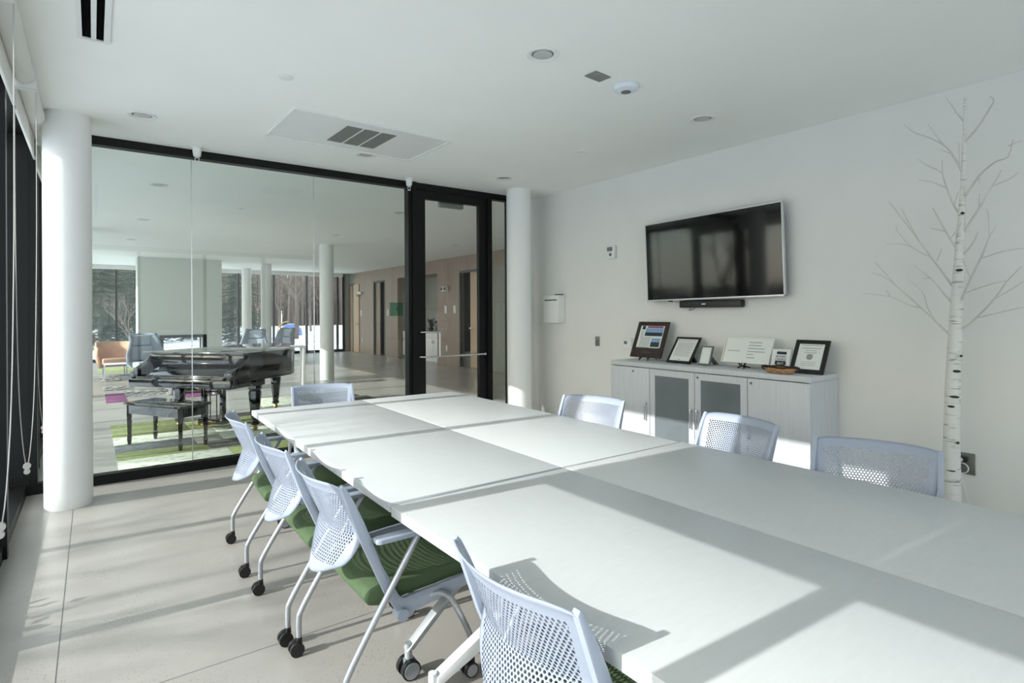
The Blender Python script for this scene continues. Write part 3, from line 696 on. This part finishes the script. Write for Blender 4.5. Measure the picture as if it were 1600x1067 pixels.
# ------------------------------------------------------------------ white birch
def ray(px, py):
    return fw + r3 * ((px - 800) / F) - u3 * ((py - 488.5) / F)
def onX(px, py, X):
    dd = ray(px, py); k = X / dd.x; return Vector((0, 0, EYE)) + dd * k
bx, by = 4.70, 1.345
t = thing('birch_tree', 'slim white decorative birch tree with bare branches against the right wall', 'tree', (bx, by, 0))
O = Vector((bx, by, 0))
tp = [onX(1486, 824, bx), onX(1487, 780, bx), onX(1487, 690, bx), onX(1489, 600, bx), onX(1495, 480, bx), onX(1499, 400, bx), onX(1503, 330, bx), onX(1506, 240, bx), onX(1508, 150, bx)]
MB().tube([p - O for p in tp], [.056, .054, .048, .044, .037, .028, .020, .011, .006], n=16).build('trunk', BARK, t)
MB().lathe([(.16, .001), (.16, .012), (.06, .02)], n=28).build('base_plate', METG, t)
random.seed(7)
BR = [([(1487, 526), (1465, 505), (1440, 481), (1402, 447), (1367, 409)], [[(1440, 481), (1420, 476), (1391, 463), (1348, 458)], [(1465, 505), (1450, 482), (1442, 457), (1418, 436)], [(1391, 463), (1384, 452)], [(1402, 447), (1380, 432), (1362, 426)]]),
      ([(1492, 478), (1478, 462), (1465, 446), (1453, 434), (1427, 414)], [[(1453, 434), (1440, 435)]]),
      ([(1493, 455), (1476, 430), (1452, 398), (1437, 378), (1404, 334), (1389, 315)], [[(1455, 402), (1425, 386), (1403, 362), (1401, 352)], [(1425, 386), (1408, 381), (1384, 381)], [(1464, 407), (1472, 388)], [(1437, 378), (1420, 348), (1408, 325)]]),
      ([(1497, 392), (1485, 373), (1475, 357), (1462, 333), (1457, 324)], [[(1485, 373), (1502, 349)], [(1475, 361), (1453, 356)]]),
      ([(1503, 338), (1491, 322), (1479, 293), (1473, 272), (1472, 250)], [[(1479, 293), (1466, 288), (1455, 284), (1436, 281)], [(1491, 320), (1497, 300)], [(1466, 266), (1445, 256), (1434, 248)], [(1473, 272), (1466, 266)]]),
      ([(1507, 276), (1500, 262), (1487, 240), (1475, 227), (1452, 215), (1427, 206), (1413, 194)], [[(1475, 227), (1463, 212), (1450, 194)], [(1487, 240), (1470, 234)], [(1500, 262), (1498, 222)]]),
      ([(1498, 478), (1517, 435), (1535, 398), (1546, 370), (1558, 352)], [[(1517, 435), (1510, 420), (1505, 403)], [(1508, 458), (1535, 448), (1572, 438)], [(1535, 403), (1570, 392), (1599, 388)], [(1546, 370), (1545, 340), (1542, 326)]]),
      ([(1500, 516), (1525, 497), (1555, 465), (1573, 440), (1596, 416)], [[(1525, 497), (1580, 484), (1599, 480)], [(1553, 468), (1575, 455), (1599, 440)]]),
      ([(1505, 398), (1520, 380), (1528, 362)], []),
      ([(1504, 366), (1530, 325), (1553, 287), (1565, 265)], [[(1530, 323), (1530, 302)], [(1553, 290), (1580, 278), (1592, 268)]]),
      ([(1506, 310), (1530, 275), (1555, 253), (1575, 245), (1583, 218)], [[(1575, 228), (1598, 219)], [(1530, 275), (1531, 288)]]),
      ([(1508, 222), (1527, 200), (1545, 172), (1553, 157), (1546, 150)], []),
      ([(1507, 190), (1496, 178), (1484, 160)], [[(1496, 178), (1478, 152)]])]
for main, subs in BR:
    dx = random.uniform(-.22, .12); n = len(main)
    def pos(q): 
        s = min(1, math.hypot(q[0] - main[0][0], q[1] - main[0][1]) / 110)
        p = onX(q[0], q[1], bx + dx * s); p.z = min(p.z, 3.02); return p - O
    b = MB(); b.tube([pos(q) for q in main], [.0075 - .005 * i / (n - 1) for i in range(n)], n=6, res=3)
    for s in subs: b.tube([pos(q) for q in s], [.0042 - .0022 * i / (len(s) - 1) for i in range(len(s))], n=5, res=3)
    b.build('branch', TWIG, t)
for (px, py, w_) in [(1499, 422, .022), (1504, 333, .012), (1495, 580, .024), (1491, 620, .030), (1486, 635, .022), (1485, 735, .030), (1502, 556, .008), (1497, 692, .009)]:
    p = onX(px, py, bx - .038) - O
    MB().ball(p, 1, 2, (.014, w_, .009)).build('knot', BLKW, t)

# ------------------------------------------------------------------ lobby wall fittings
def door_leaf(name, y0, y1, h, m, label_frame=True):
    o = struct(name, MB().box(XW - .012, XW + .05, y0 - .05, y0, 0, h + .05).box(XW - .012, XW + .05, y1, y1 + .05, 0, h + .05).box(XW - .012, XW + .05, y0, y1, h, h + .05), DGREY)
    return o
o = door_leaf('door_2', 21.67, 22.0 - .06, 2.58, WOODD)
MB().box(XW + .0, XW + .045, 21.67, 21.94, .01, 2.58).build('door_leaf', WOODD, o, False)
# the oak door in the end return of the lobby
o = struct('door_3', MB().box(XW - .04, XW - .001, 21.5, 21.56, 0, 2.66), DGREY)
MB().box(XW - .035, XW - .002, 20.95, 21.50, .01, 2.62).build('door_leaf', WOODD, o, False)
MB().cyl((XW - .10, 21.02, 1.1), (XW - .035, 21.02, 1.1), .02).box(XW - .11, XW - .09, 21.0, 21.14, 1.08, 1.12, .004).build('door_handle', CHROME, o)
o = door_leaf('door_4', 18.65, 19.57, 2.60, None)
MB().box(XW + .06, XW + .10, 19.17, 19.57, .01, 2.60).build('door_leaf', WOODP, o, False)
o = door_leaf('door_5', 12.50, 13.55, 2.60, None)
MB().box(XW + .06, XW + .10, 12.52, 13.12, .01, 2.60).build('door_leaf', WOODD, o, False)
MB().cyl((XW + .0, 13.05, 1.08), (XW + .06, 13.05, 1.08), .02).box(XW - .01, XW + .01, 12.95, 13.07, 1.06, 1.10, .004).build('door_handle', CHROME, o)
MB().box(XW + .1, XW + .75, 12.5, 13.55, .0, .42).build('low_panel', DGREY, o, False)
o = struct('door_6', MB().box(XW - .02, XW - .001, 8.9, 12.0, .01, 2.64), GREYP)
# kitchenette
t = thing('kitchenette_counter', 'white base cabinet run in the niche of the brown lobby wall', 'cabinet', (XW + .18, 16.22, 0))
MB().box(0, .50, -1.33, 1.33, .10, .86).box(.05, .50, -1.33, 1.33, 0, .10).build('cabinet_body', WHT, t, False)
MB().box(-.02, .50, -1.34, 1.34, .86, .90, .003).build('countertop', WHT, t)
for k in range(5):
    y = -1.33 + .532 * k
    dd = MB().box(-.018, 0, y + .006, y + .526, .12, .70, .002).build('door', WHT, t)
    MB().box(-.030, -.018, y + (.47 if k % 2 == 0 else .05), y + (.482 if k % 2 == 0 else .062), .56, .66).build('handle', BLKPL, dd, False)
    MB().box(-.018, 0, y + .006, y + .526, .71, .85, .002).build('drawer', WHT, t)
t = thing('coffee_maker', 'black coffee maker on the counter of the lobby niche', 'coffee maker', (XW + .40, 15.55, .90))
MB().box(-.13, .13, -.11, .11, 0, .05, .01).box(.03, .13, -.11, .11, .05, .34, .01).box(-.13, .13, -.11, .11, .28, .36, .01).build('housing', BLKPL, t)
MB().lathe([(.06, .051), (.075, .10), (.06, .20), (.05, .22)], c=(-.04, 0, 0), n=20).build('carafe', FROST, t)
t = thing('potted_plant', 'dark potted plant on the counter beside the coffee maker', 'plant', (XW + .40, 16.0, .90))
MB().lathe([(.06, 0), (.08, .14), (.07, .13)], n=20).build('pot', BLKPL, t)
random.seed(3); b = MB()
for k in range(26):
    a = random.uniform(0, 6.28); r_ = random.uniform(.05, .16); z_ = random.uniform(.22, .45)
    b.tube([(0, 0, .12), (r_ * .5 * math.cos(a), r_ * .5 * math.sin(a), z_ * .8), (r_ * math.cos(a), r_ * math.sin(a), z_)], [.004, .016, .003], n=4, res=3)
b.build('foliage', SHRUB, t)
t = thing('emergency_light', 'small white two-lamp emergency light on the brown wall right of the niche', 'light fixture', (XW, 14.35, 2.19))
MB().box(-.09, -.001, -.17, .17, -.07, .07, .015).build('housing', SPRW, t)
MB().cyl((-.12, -.10, 0), (-.09, -.10, 0), .05).cyl((-.12, .10, 0), (-.09, .10, 0), .05).build('lamp_head', METG, t)
t = thing('wall_spotlight', 'white emergency lamp high on the brown wall beside the oak door', 'light fixture', (XW, 20.8, 2.25))
MB().box(-.09, -.001, -.16, .16, -.03, .07, .015).cyl((-.09, .08, -.02), (-.14, .1, -.09), .06).build('housing', SPRW, t)
for (y, z, w_, h_, lb) in [(21.35 - .6, 1.5, .10, .22, 'small white control box on the brown wall below the emergency lamp'), (20.65, .5, .06, .14, 'white socket plate low on the brown wall beside the oak door'),
                           (18.35, 1.52, .09, .22, 'white switch plate right of the dark doorway on the brown wall'), (14.34, 1.6, .14, .22, 'pale thermostat on the brown wall, left of its pair'), (13.84, 1.6, .14, .22, 'pale switch plate on the brown wall, right of its pair'),
                           (14.30, .48, .08, .16, 'white socket plate low on the brown wall right of the niche')]:
    t = MB().box(-.015, -.001, -w_ / 2, w_ / 2, -h_ / 2, h_ / 2, .003).build('wall_plate', SPRW); t.location = (XW, y, z); tag(t, lb, 'wall plate')
# green acrylic sign on the glass partition
pa = ray(609, 483); k = (YG - .010) / pa.y; pA = Vector((0, 0, EYE)) + pa * k
pb = ray(630, 483); k = (YG - .010) / pb.y; pB = Vector((0, 0, EYE)) + pb * k
sx_ = (pA.x + pB.x) / 2; sw = (pB.x - pA.x) / 2
t = thing('acrylic_sign', 'small green see-through sign with a dark figure on the glass wall', 'sign', (sx_, YG - .008, pA.z))
MB().box(-sw, sw, -.010, -.002, -.078, .078).build('panel', TEAL, t, False)
MB().box(-sw, -sw + .008, -.013, -.001, -.078, .078).box(sw - .008, sw, -.013, -.001, -.078, .078).build('edge_strip', DGREY, t, False)
MB().ball((0, -.0115, .022), .005, 1, (1, .2, 1)).box(-.004, .004, -.0125, -.0105, -.02, .016).build('pictogram', TEALD, t, False)

# ------------------------------------------------------------------ piano and bench
pr = math.atan2(-.78, .63)
t = thing('grand_piano', 'glossy black closed grand piano standing in the lobby behind the glass', 'piano', (1.05, 8.08, .0085), pr)
out = [(-.75, .02), (-.75, 1.62), (-.72, 1.86), (-.62, 2.02), (-.46, 2.10), (-.28, 2.09), (-.12, 2.0), (.0, 1.84), (.10, 1.64), (.24, 1.44), (.44, 1.26), (.62, 1.08), (.72, .88), (.75, .66), (.75, .02)]
MB().prism(out, .66, .985, 'xy', .008).build('rim', GLOSSB, t)
MB().prism([(x * 1.015, y * 1.008 - .01 if y > .1 else .22) for x, y in out], .990, 1.012, 'xy', .005).build('lid', GLOSSB, t)
MB().box(-.76, .76, -.10, .24, .990, 1.014, .005).box(-.70, .70, -.02, .02, .86, .985, .004).build('front_lid_flap', GLOSSB, t)
MB().box(-.75, .75, -.30, .05, .60, .70, .008).build('keybed', GLOSSB, t)
MB().prism([(-.24, .70), (-.24, .742), (-.06, .86), (.03, .90), (.03, .70)], -.64, .64, 'yz', .006).build('fallboard', GLOSSB, t)
for s in (-1, 1):
    MB().prism([(-.27, .70), (-.28, .78), (-.22, .82), (-.10, .88), (.03, .985), (.03, .70)], s * .75, s * .64, 'yz', .006).build('arm', GLOSSB, t)
MB().box(-.64, .64, -.295, -.24, .70, .728, .004).build('key_slip', GLOSSB, t)
for (x, y) in ((-.56, .28), (.60, .30), (-.28, 1.86)):
    b = MB(); b.lathe([(.085, .60), (.085, .54), (.068, .52), (.078, .48), (.045, .14), (.040, .12), (.052, .11), (.052, .075), (.03, .07)], c=(x, y, 0), n=8)
    b.box(x - .085, x + .085, y - .085, y + .085, .58, .66, .006); lg = b.build('leg', GLOSSB, t, True)
    MB().cyl((x - .012, y, .032), (x + .012, y, .032), .032, n=20).cyl((x, y, .05), (x, y, .075), .02).build('caster', BRASS, lg)
MB().box(-.17, -.12, .23, .29, .10, .60, .004).box(.12, .17, .23, .29, .10, .60, .004).box(-.19, .19, .20, .32, .07, .14, .006).box(-.14, .14, .24, .28, .45, .60, .004).cyl((-.05, .26, .12), (-.05, .26, .58), .007).cyl((.05, .26, .12), (.05, .26, .58), .007).build('pedal_lyre', GLOSSB, t)
MB().box(-.09, -.06, .06, .22, .085, .10, .005).box(-.015, .015, .06, .22, .085, .10, .005).box(.06, .09, .06, .22, .085, .10, .005).build('pedal', BRASS, t)
t = thing('piano_bench', 'black four-legged piano bench in front of the piano', 'bench', (.68, 7.585, .0085), math.atan2(-.75, .45))
MB().box(-.465, .465, -.20, .20, .455, .485, .008).box(-.44, .44, -.175, -.155, .355, .455).box(-.44, .44, .155, .175, .355, .455).box(-.44, -.42, -.175, .175, .355, .455).box(.42, .44, -.175, .175, .355, .455).build('seat_box', GLOSSB, t)
for x in (-.42, .42):
    for y in (-.155, .155):
        b = MB(); b.lathe([(.032, .36), (.032, .46), (.033, .36), (.024, .10), (.030, .085), (.030, .055), (.021, .0)][::-1], c=(x, y, 0), n=4); b.build('leg', GLOSSB, t, False)

# ------------------------------------------------------------------ carpets
TG = carpet('moss green carpet', (140, 150, 96), (186, 192, 150), 34, .62); TW = carpet('white and green carpet', (150, 160, 128), (228, 232, 216), 26, .40)
TD = carpet('dark grey carpet', (70, 70, 66), (104, 104, 98), 30, .5); TP = carpet('purple carpet', (126, 66, 112), (138, 78, 124), 20, .5)
TB = carpet('black and white carpet', (58, 56, 56), (226, 226, 222), 22, .55); TS = carpet('slate grey carpet', (92, 98, 100), (124, 130, 132), 30, .5)
TO = carpet('olive carpet', (70, 78, 48), (104, 112, 74), 30, .5)
def rug(label, tiles, x0, y0):
    t = thing('patchwork_rug', label, 'rug', (x0, y0, 0))
    for (a, c, d, e, m) in tiles: MB().box(a - x0, c - x0, d - y0, e - y0, .0, .008, .002).build('carpet_tile', m, t)
rug('green and white patchwork rug under the piano bench', [(.19, 1.20, 6.62, 7.02, TW), (1.205, 2.4, 6.62, 7.02, TG), (.19, 1.05, 7.025, 7.42, TG), (1.055, 1.85, 7.025, 7.50, TD), (1.855, 2.9, 7.025, 7.50, TO), (.185, .95, 7.425, 7.85, TS), (.185, 1.25, 7.855, 8.35, TW), (1.255, 2.6, 7.505, 8.35, TW), (.18, 1.0, 8.355, 9.35, TG), (1.005, 2.4, 8.355, 9.0, TG), (1.005, 2.0, 9.005, 9.35, TD)], 1.3, 8.0)
rug('purple, black and white patchwork rug by the armchairs', [(.17, .47, 11.8, 13.1, TP), (.475, 1.30, 12.5, 13.4, TB), (1.35, 1.85, 11.7, 12.4, TP), (1.305, 2.3, 12.6, 13.6, TB), (.15, .66, 13.7, 14.4, TB), (.67, .98, 14.15, 15.1, TP), (.985, 1.9, 14.0, 14.9, TB), (.12, .52, 15.6, 17.2, TB), (.525, 1.3, 15.6, 17.2, TS), (.10, 1.4, 17.7, 18.1, TG), (.10, .9, 18.2, 19.6, TG), (1.9, 2.9, 13.7, 15.0, TS)], 1.0, 14.0)
rug('grey and green rug patch beyond the piano tail', [(2.95, 4.0, 9.2, 9.9, TD), (2.9, 3.9, 10.0, 10.7, TO), (2.2, 2.85, 9.7, 10.7, TW)], 3.2, 9.9)

# ------------------------------------------------------------------ lobby furniture
t = thing('console_table', 'white waterfall console table behind the piano', 'table', (1.75, 12.35, .0085), R(-8))  # white frame added in place of a bright reflection in the glass
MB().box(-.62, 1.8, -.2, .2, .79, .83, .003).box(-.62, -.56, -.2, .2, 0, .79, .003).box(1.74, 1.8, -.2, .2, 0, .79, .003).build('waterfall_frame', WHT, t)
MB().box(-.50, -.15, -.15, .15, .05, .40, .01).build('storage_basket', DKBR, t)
def wing(label, loc, rz, body, side, sc=1.0):
    t = thing('lounge_armchair', label, 'armchair', loc, rz)
    b = MB(); b.prism([(-.30, .36), (-.26, .34), (.26, .34), (.30, .38), (.30, .47), (-.24, .46)], -.30, .30, 'yz', .03); b.build('seat', body, t)
    b = MB()
    for i in range(12):
        pass
    b.bm.free(); b = MB()
    prof = [(.36, .27), (.46, .36), (.62, .36), (.78, .30), (.90, .27), (1.02, .26), (1.06, .22)]
    rows = []
    for z, w in prof:
        back = -.30 - .16 * (z - .36)
        row = []
        for i in range(13):
            u = -1 + i / 6; ww = w * 1.05
            row.append(b.bm.verts.new((u * ww, back + .30 * (abs(u) ** 3) * (1 if z < .95 else .8), z)))
        rows.append(row)
    for a, c in zip(rows, rows[1:]):
        for i in range(12): b.bm.faces.new((a[i], a[i + 1], c[i + 1], c[i]))
    o = b.build('shell', side, t); md = o.modifiers.new('thickness', 'SOLIDIFY'); md.thickness = .055; md.offset = 0
    MB().box(-.19, .19, -.36, -.24, .80, 1.03, .035, 3).build('headrest', body, t)
    MB().box(-.22, .22, -.33, -.22, .46, .79, .035, 3).build('back_cushion', body, t)
    b = MB().cyl((0, 0, .12), (0, 0, .35), .03)
    for k in range(4):
        a = PI / 4 + k * PI / 2; b.tube([(0, 0, .13), (.16 * math.cos(a), .16 * math.sin(a), .07), (.30 * math.cos(a), .30 * math.sin(a), .012)], .014, n=8)
    b.build('star_base', CHROME, t); return t
w0 = wing('grey high-backed lounge armchair seen from the side left of the piano', (.95, 14.75, .0125), R(200), UPL, UPG)
w1 = dup(w0, (3.62, 17.2, 0), R(150), 'grey armchair right of the fireplace block, left of its pair')
w2 = dup(w0, (4.55, 17.9, 0), R(115), 'grey armchair right of the fireplace block, beside the round columns')
t = thing('tan_armchair', 'tan leather tub armchair near the left lobby windows', 'armchair', (.42, 17.0, .0085), R(185))
b = MB(); rows = []
for z, w in [(.20, .30), (.40, .36), (.62, .38), (.82, .36)]:
    rows.append([b.bm.verts.new((w * math.sin(a), -w * math.cos(a) - .1 * (z - .2), z - (.12 if abs(a) > 1.5 and z > .6 else 0))) for a in [(-115 + i * 230 / 14) * PI / 180 for i in range(15)]])
for a, c in zip(rows, rows[1:]):
    for i in range(14): b.bm.faces.new((a[i], a[i + 1], c[i + 1], c[i]))
o = b.build('shell', UPT, t); md = o.modifiers.new('thickness', 'SOLIDIFY'); md.thickness = .05; md.offset = 0
MB().box(-.27, .27, -.27, .30, .28, .43, .03, 3).build('seat', UPT, t)
for x in (-.22, .22):
    for y in (-.2, .2): MB().cyl((x, y, .0), (x, y, .29), .013).build('leg', CHROME, t)
t = thing('side_table', 'low white metal frame side table before the tan armchair', 'side table', (.55, 15.75, .0085))
MB().box(-.36, .36, -.22, .22, .36, .38, .002).build('table_top', WHT, t)
for x in (-.35, .35):
    for y in (-.21, .21): MB().box(x - .012, x + .012, y - .012, y + .012, 0, .36).build('leg', WHT, t, False)
t = thing('fireplace_block', 'pale floor-to-ceiling fireplace block with a black framed opening', 'fireplace', (2.0, 18.35, 0))
MB().box(-1.03, -.52, 0, .9, 0, ZC).box(.60, 1.02, 0, .9, 0, ZC).box(-.52, .60, 0, .9, .90, ZC).box(-.52, .60, 0, .9, 0, .42).build('plaster_mass', FPL, t, False)
MB().box(-.54, -.44, -.012, .03, .40, .92).box(.52, .62, -.012, .03, .40, .92).box(-.44, .52, -.012, .03, .84, .92).box(-.44, .52, -.012, .03, .40, .46).build('opening_frame', BLKPL, t, False)
MB().box(-.40, .48, .30, .60, .42, .47).build('burner_tray', BLKPL, t, False)

# ------------------------------------------------------------------ outdoors
struct('snow_ground', MB().box(-90, 90, -60, 120, -.35, -.13), SNOW)
def bare_tree(seed, H, m, depth=5, spread=.62, trunk=.16):
    rnd = random.Random(seed); b = MB()
    def grow(p, d, L, r, lv):
        q = p + d * L * .5 + Vector((rnd.uniform(-1, 1), rnd.uniform(-1, 1), 0)) * L * .04; e = p + d * L
        b.tube([p, q, e], [r, r * .85, r * .68], n=5 if lv < 2 else 3, smooth=False)
        if lv >= depth: return
        for k in range(rnd.choice((2, 3, 3)) if lv else 4):
            ax = Vector((rnd.uniform(-1, 1), rnd.uniform(-1, 1), rnd.uniform(-.2, .5))).normalized()
            nd = (d + ax * spread * rnd.uniform(.7, 1.3)).normalized(); nd.z = nd.z * .85 + .12
            grow(e if k else p + d * L * rnd.uniform(.75, 1), nd.normalized(), L * rnd.uniform(.62, .84), r * rnd.uniform(.5, .68), lv + 1)
    grow(Vector((0, 0, 0)), Vector((rnd.uniform(-.05, .05), 0, 1)).normalized(), H * .28, trunk, 0)
    return b
protos = []
def place_tree(kind, x, y, s, rz, label, group):
    o = protos[kind].copy(); COL.objects.link(o); o.location = (x, y, -.14); o.scale = (s, s, s); o.rotation_euler = (0, 0, rz)
    tag(o, label, 'tree', group); return o
for sd, H in ((11, 9.0), (23, 8.0), (35, 10.0)):
    o = bare_tree(sd, H, TBARK).build('bare_tree', TBARK, None, False); protos.append(o)
tag(protos[0], 'large bare tree outside the rear lobby windows, right of the middle', 'tree'); protos[0].location = (13.5, 35, -.14)
tag(protos[1], 'small bare tree outside the rear windows behind the armchairs', 'tree'); protos[1].location = (1.2, 29, -.14); protos[1].scale = (.36,) * 3
tag(protos[2], 'broad bare tree outside the rear windows near the blue dome tent', 'tree'); protos[2].location = (10.6, 38, -.14)
rnd = random.Random(5)
k = 0
for r_ in range(4):
    for q in range(8):
        y = 45 + r_ * 8.5; x = -7 + q * 5.6 + (y - 45) * .42 + (r_ % 2) * 2.4
        if abs(x - 13) < 3 and r_ == 0: continue
        place_tree(k % 3, x + rnd.uniform(-.5, .5), y + rnd.uniform(-.5, .5), rnd.uniform(.62, .9), rnd.uniform(0, 6), 'bare brown tree in the thicket beyond the rear lobby windows', 'bare trees of the rear thicket'); k += 1
for k, (x, y, s) in enumerate([(-11.5, 5.4, .82), (-18.5, -.8, .9), (-14.5, 8.6, .95), (-20, 4.4, 1.1), (-11, 13.5, .8), (-22, 13, 1.0)]):
    place_tree(k % 3, x, y, s, k * 1.7, 'bare tree in the snow outside the left window wall', 'bare trees outside the left windows')
def conifer(seed, H):
    rnd = random.Random(seed); b = MB(); b.cyl((0, 0, 0), (0, 0, H * .95), .12, .02, n=8)
    n = 34
    for i in range(n):
        z = H * (.05 + .93 * i / n); L = (H * .25) * (1 - i / n) ** .8 + .1
        for k in range(15):
            a = rnd.uniform(0, 6.28); l = L * rnd.uniform(.7, 1.15); c, s_ = math.cos(a), math.sin(a); z0 = z + rnd.uniform(-.08, .08)
            tip = Vector((c * l, s_ * l, z0 - l * .25)); root = Vector((0, 0, z0))
            for q in range(7):
                p = root.lerp(tip, .2 + .8 * q / 6); sl = l * (.34 - .03 * q) * rnd.uniform(.7, 1.2)
                for sg in (-1, 1):
                    e = p + Vector((c * .5 - sg * s_, s_ * .5 + sg * c, -.25)).normalized() * sl; w_ = Vector((c, s_, .4)) * .045
                    b.bm.faces.new([b.bm.verts.new(v) for v in (p - w_, e, p + w_)])
    return b
cp = conifer(2, 7.5).build('conifer', CONI, None, False); cp.location = (.3, 33.5, -.14); tag(cp, 'dark green conifer outside the rear windows, left of the fireplace block', 'tree', None)
for k, (x, y, s, lb) in enumerate([(1.9, 38, 1.0, 'dark green conifer behind the others left of the fireplace block'), (6.4, 34, .85, 'dark green conifer outside the rear windows right of the fireplace block'), (5.2, 41, 1.0, 'dark green conifer beyond the farthest lobby column')]):
    o = cp.copy(); COL.objects.link(o); o.location = (x, y, -.14); o.scale = (s, s, s); o.rotation_euler = (0, 0, k); tag(o, lb, 'tree')
# dense woods in the distance: uncountable stems
rnd = random.Random(9)
def woods(n, fx, fy, name):
    b = MB()
    for k in range(n):
        x = fx(); y = fy(); H = rnd.uniform(7, 13); p = Vector((x, y, -.2))
        b.tube([p, p + Vector((rnd.uniform(-.5, .5), rnd.uniform(-.5, .5), H))], [rnd.uniform(.06, .16), .02], n=3, smooth=False)
        for q in range(9):
            z = H * rnd.uniform(.15, .9); a = rnd.uniform(0, 6.28); l = rnd.uniform(1, 3.2)
            b.tube([p + Vector((0, 0, z)), p + Vector((math.cos(a) * l, math.sin(a) * l, z + l * rnd.uniform(.3, 1)))], [.035, .012], n=3, smooth=False)
    o = b.build(name, TWIGB, None, False); return o
o = woods(1700, lambda: rnd.uniform(-10, 48), lambda: rnd.uniform(78, 100), 'distant_woods'); tag(o, 'dense brown leafless woods far beyond the rear lobby windows', 'woods'); o['kind'] = 'stuff'
o = woods(520, lambda: rnd.uniform(-86, -76), lambda: rnd.uniform(-50, 80), 'distant_woods'); o.scale = (1, 1, .2); tag(o, 'dense brown leafless woods far outside the left windows', 'woods'); o['kind'] = 'stuff'
b = MB(); rnd = random.Random(12)
for k in range(9000):
    y = rnd.uniform(6, 24); x = rnd.uniform(-.5, .5); z = rnd.uniform(.05, 1.75 + .12 * math.sin(y * 2.1))
    p = Vector((x, y, z)); dv = Vector((rnd.uniform(-1, 1), rnd.uniform(-1, 1), rnd.uniform(-.4, 1))).normalized() * .2; sd_ = dv.cross(Vector((.1, .2, 1))).normalized() * .06
    b.bm.faces.new([b.bm.verts.new(v) for v in (p, p + dv * .5 + sd_, p + dv, p + dv * .5 - sd_)])
b.box(-.3, .3, 6, 24, 0, 1.4)
o = b.build('evergreen_hedge', SHRUB, None, False); o.location = (-9.5, 0, -.14); tag(o, 'long dark clipped hedge outside the left lobby windows', 'hedge')
# low evergreen shrub outside the left windows, casting its jagged shadow onto the floor
rnd = random.Random(4); b = MB()
for k in range(420):
    a = rnd.uniform(0, 6.28); r_ = .38 * math.sqrt(rnd.random()); z = rnd.uniform(.05, .62); k2 = 1 - .5 * (z / .62) ** 2
    p = Vector((r_ * k2 * math.cos(a), 1.25 * r_ * k2 * math.sin(a), z)); dv = Vector((rnd.uniform(-1, 1), rnd.uniform(-1, 1), rnd.uniform(-.2, 1))).normalized() * .07; sd_ = dv.cross(Vector((0, 0, 1))).normalized() * .025
    vs = [b.bm.verts.new(v) for v in (p, p + dv * .5 + sd_, p + dv, p + dv * .5 - sd_)]; b.bm.faces.new(vs)
for k in range(8): b.tube([(0, 0, 0), (.25 * math.cos(k), .3 * math.sin(k), .45)], .008, n=4, smooth=False)
o = b.build('evergreen_shrub', SHRUB, None, False); o.location = (-1.28, 3.72, -.14); tag(o, 'low evergreen shrub in the snow right outside the left windows', 'shrub')
# blue dome tent
t = thing('play_tent', 'small blue dome tent with a yellow hoop in the snow beyond the rear windows', 'tent', (12.05, 44.5, -.14), R(35))
MB().lathe([(.80, .0), (.80, .25), (.70, .55), (.45, .80), (.12, .90)], n=24).build('canopy', BLUEP, t)
MB().tube([(-1.15, .3, 0), (-1.05, .3, .6), (-.6, .3, .95), (0, .3, 1.05)], .04, n=6).build('hoop', BRASS, t)
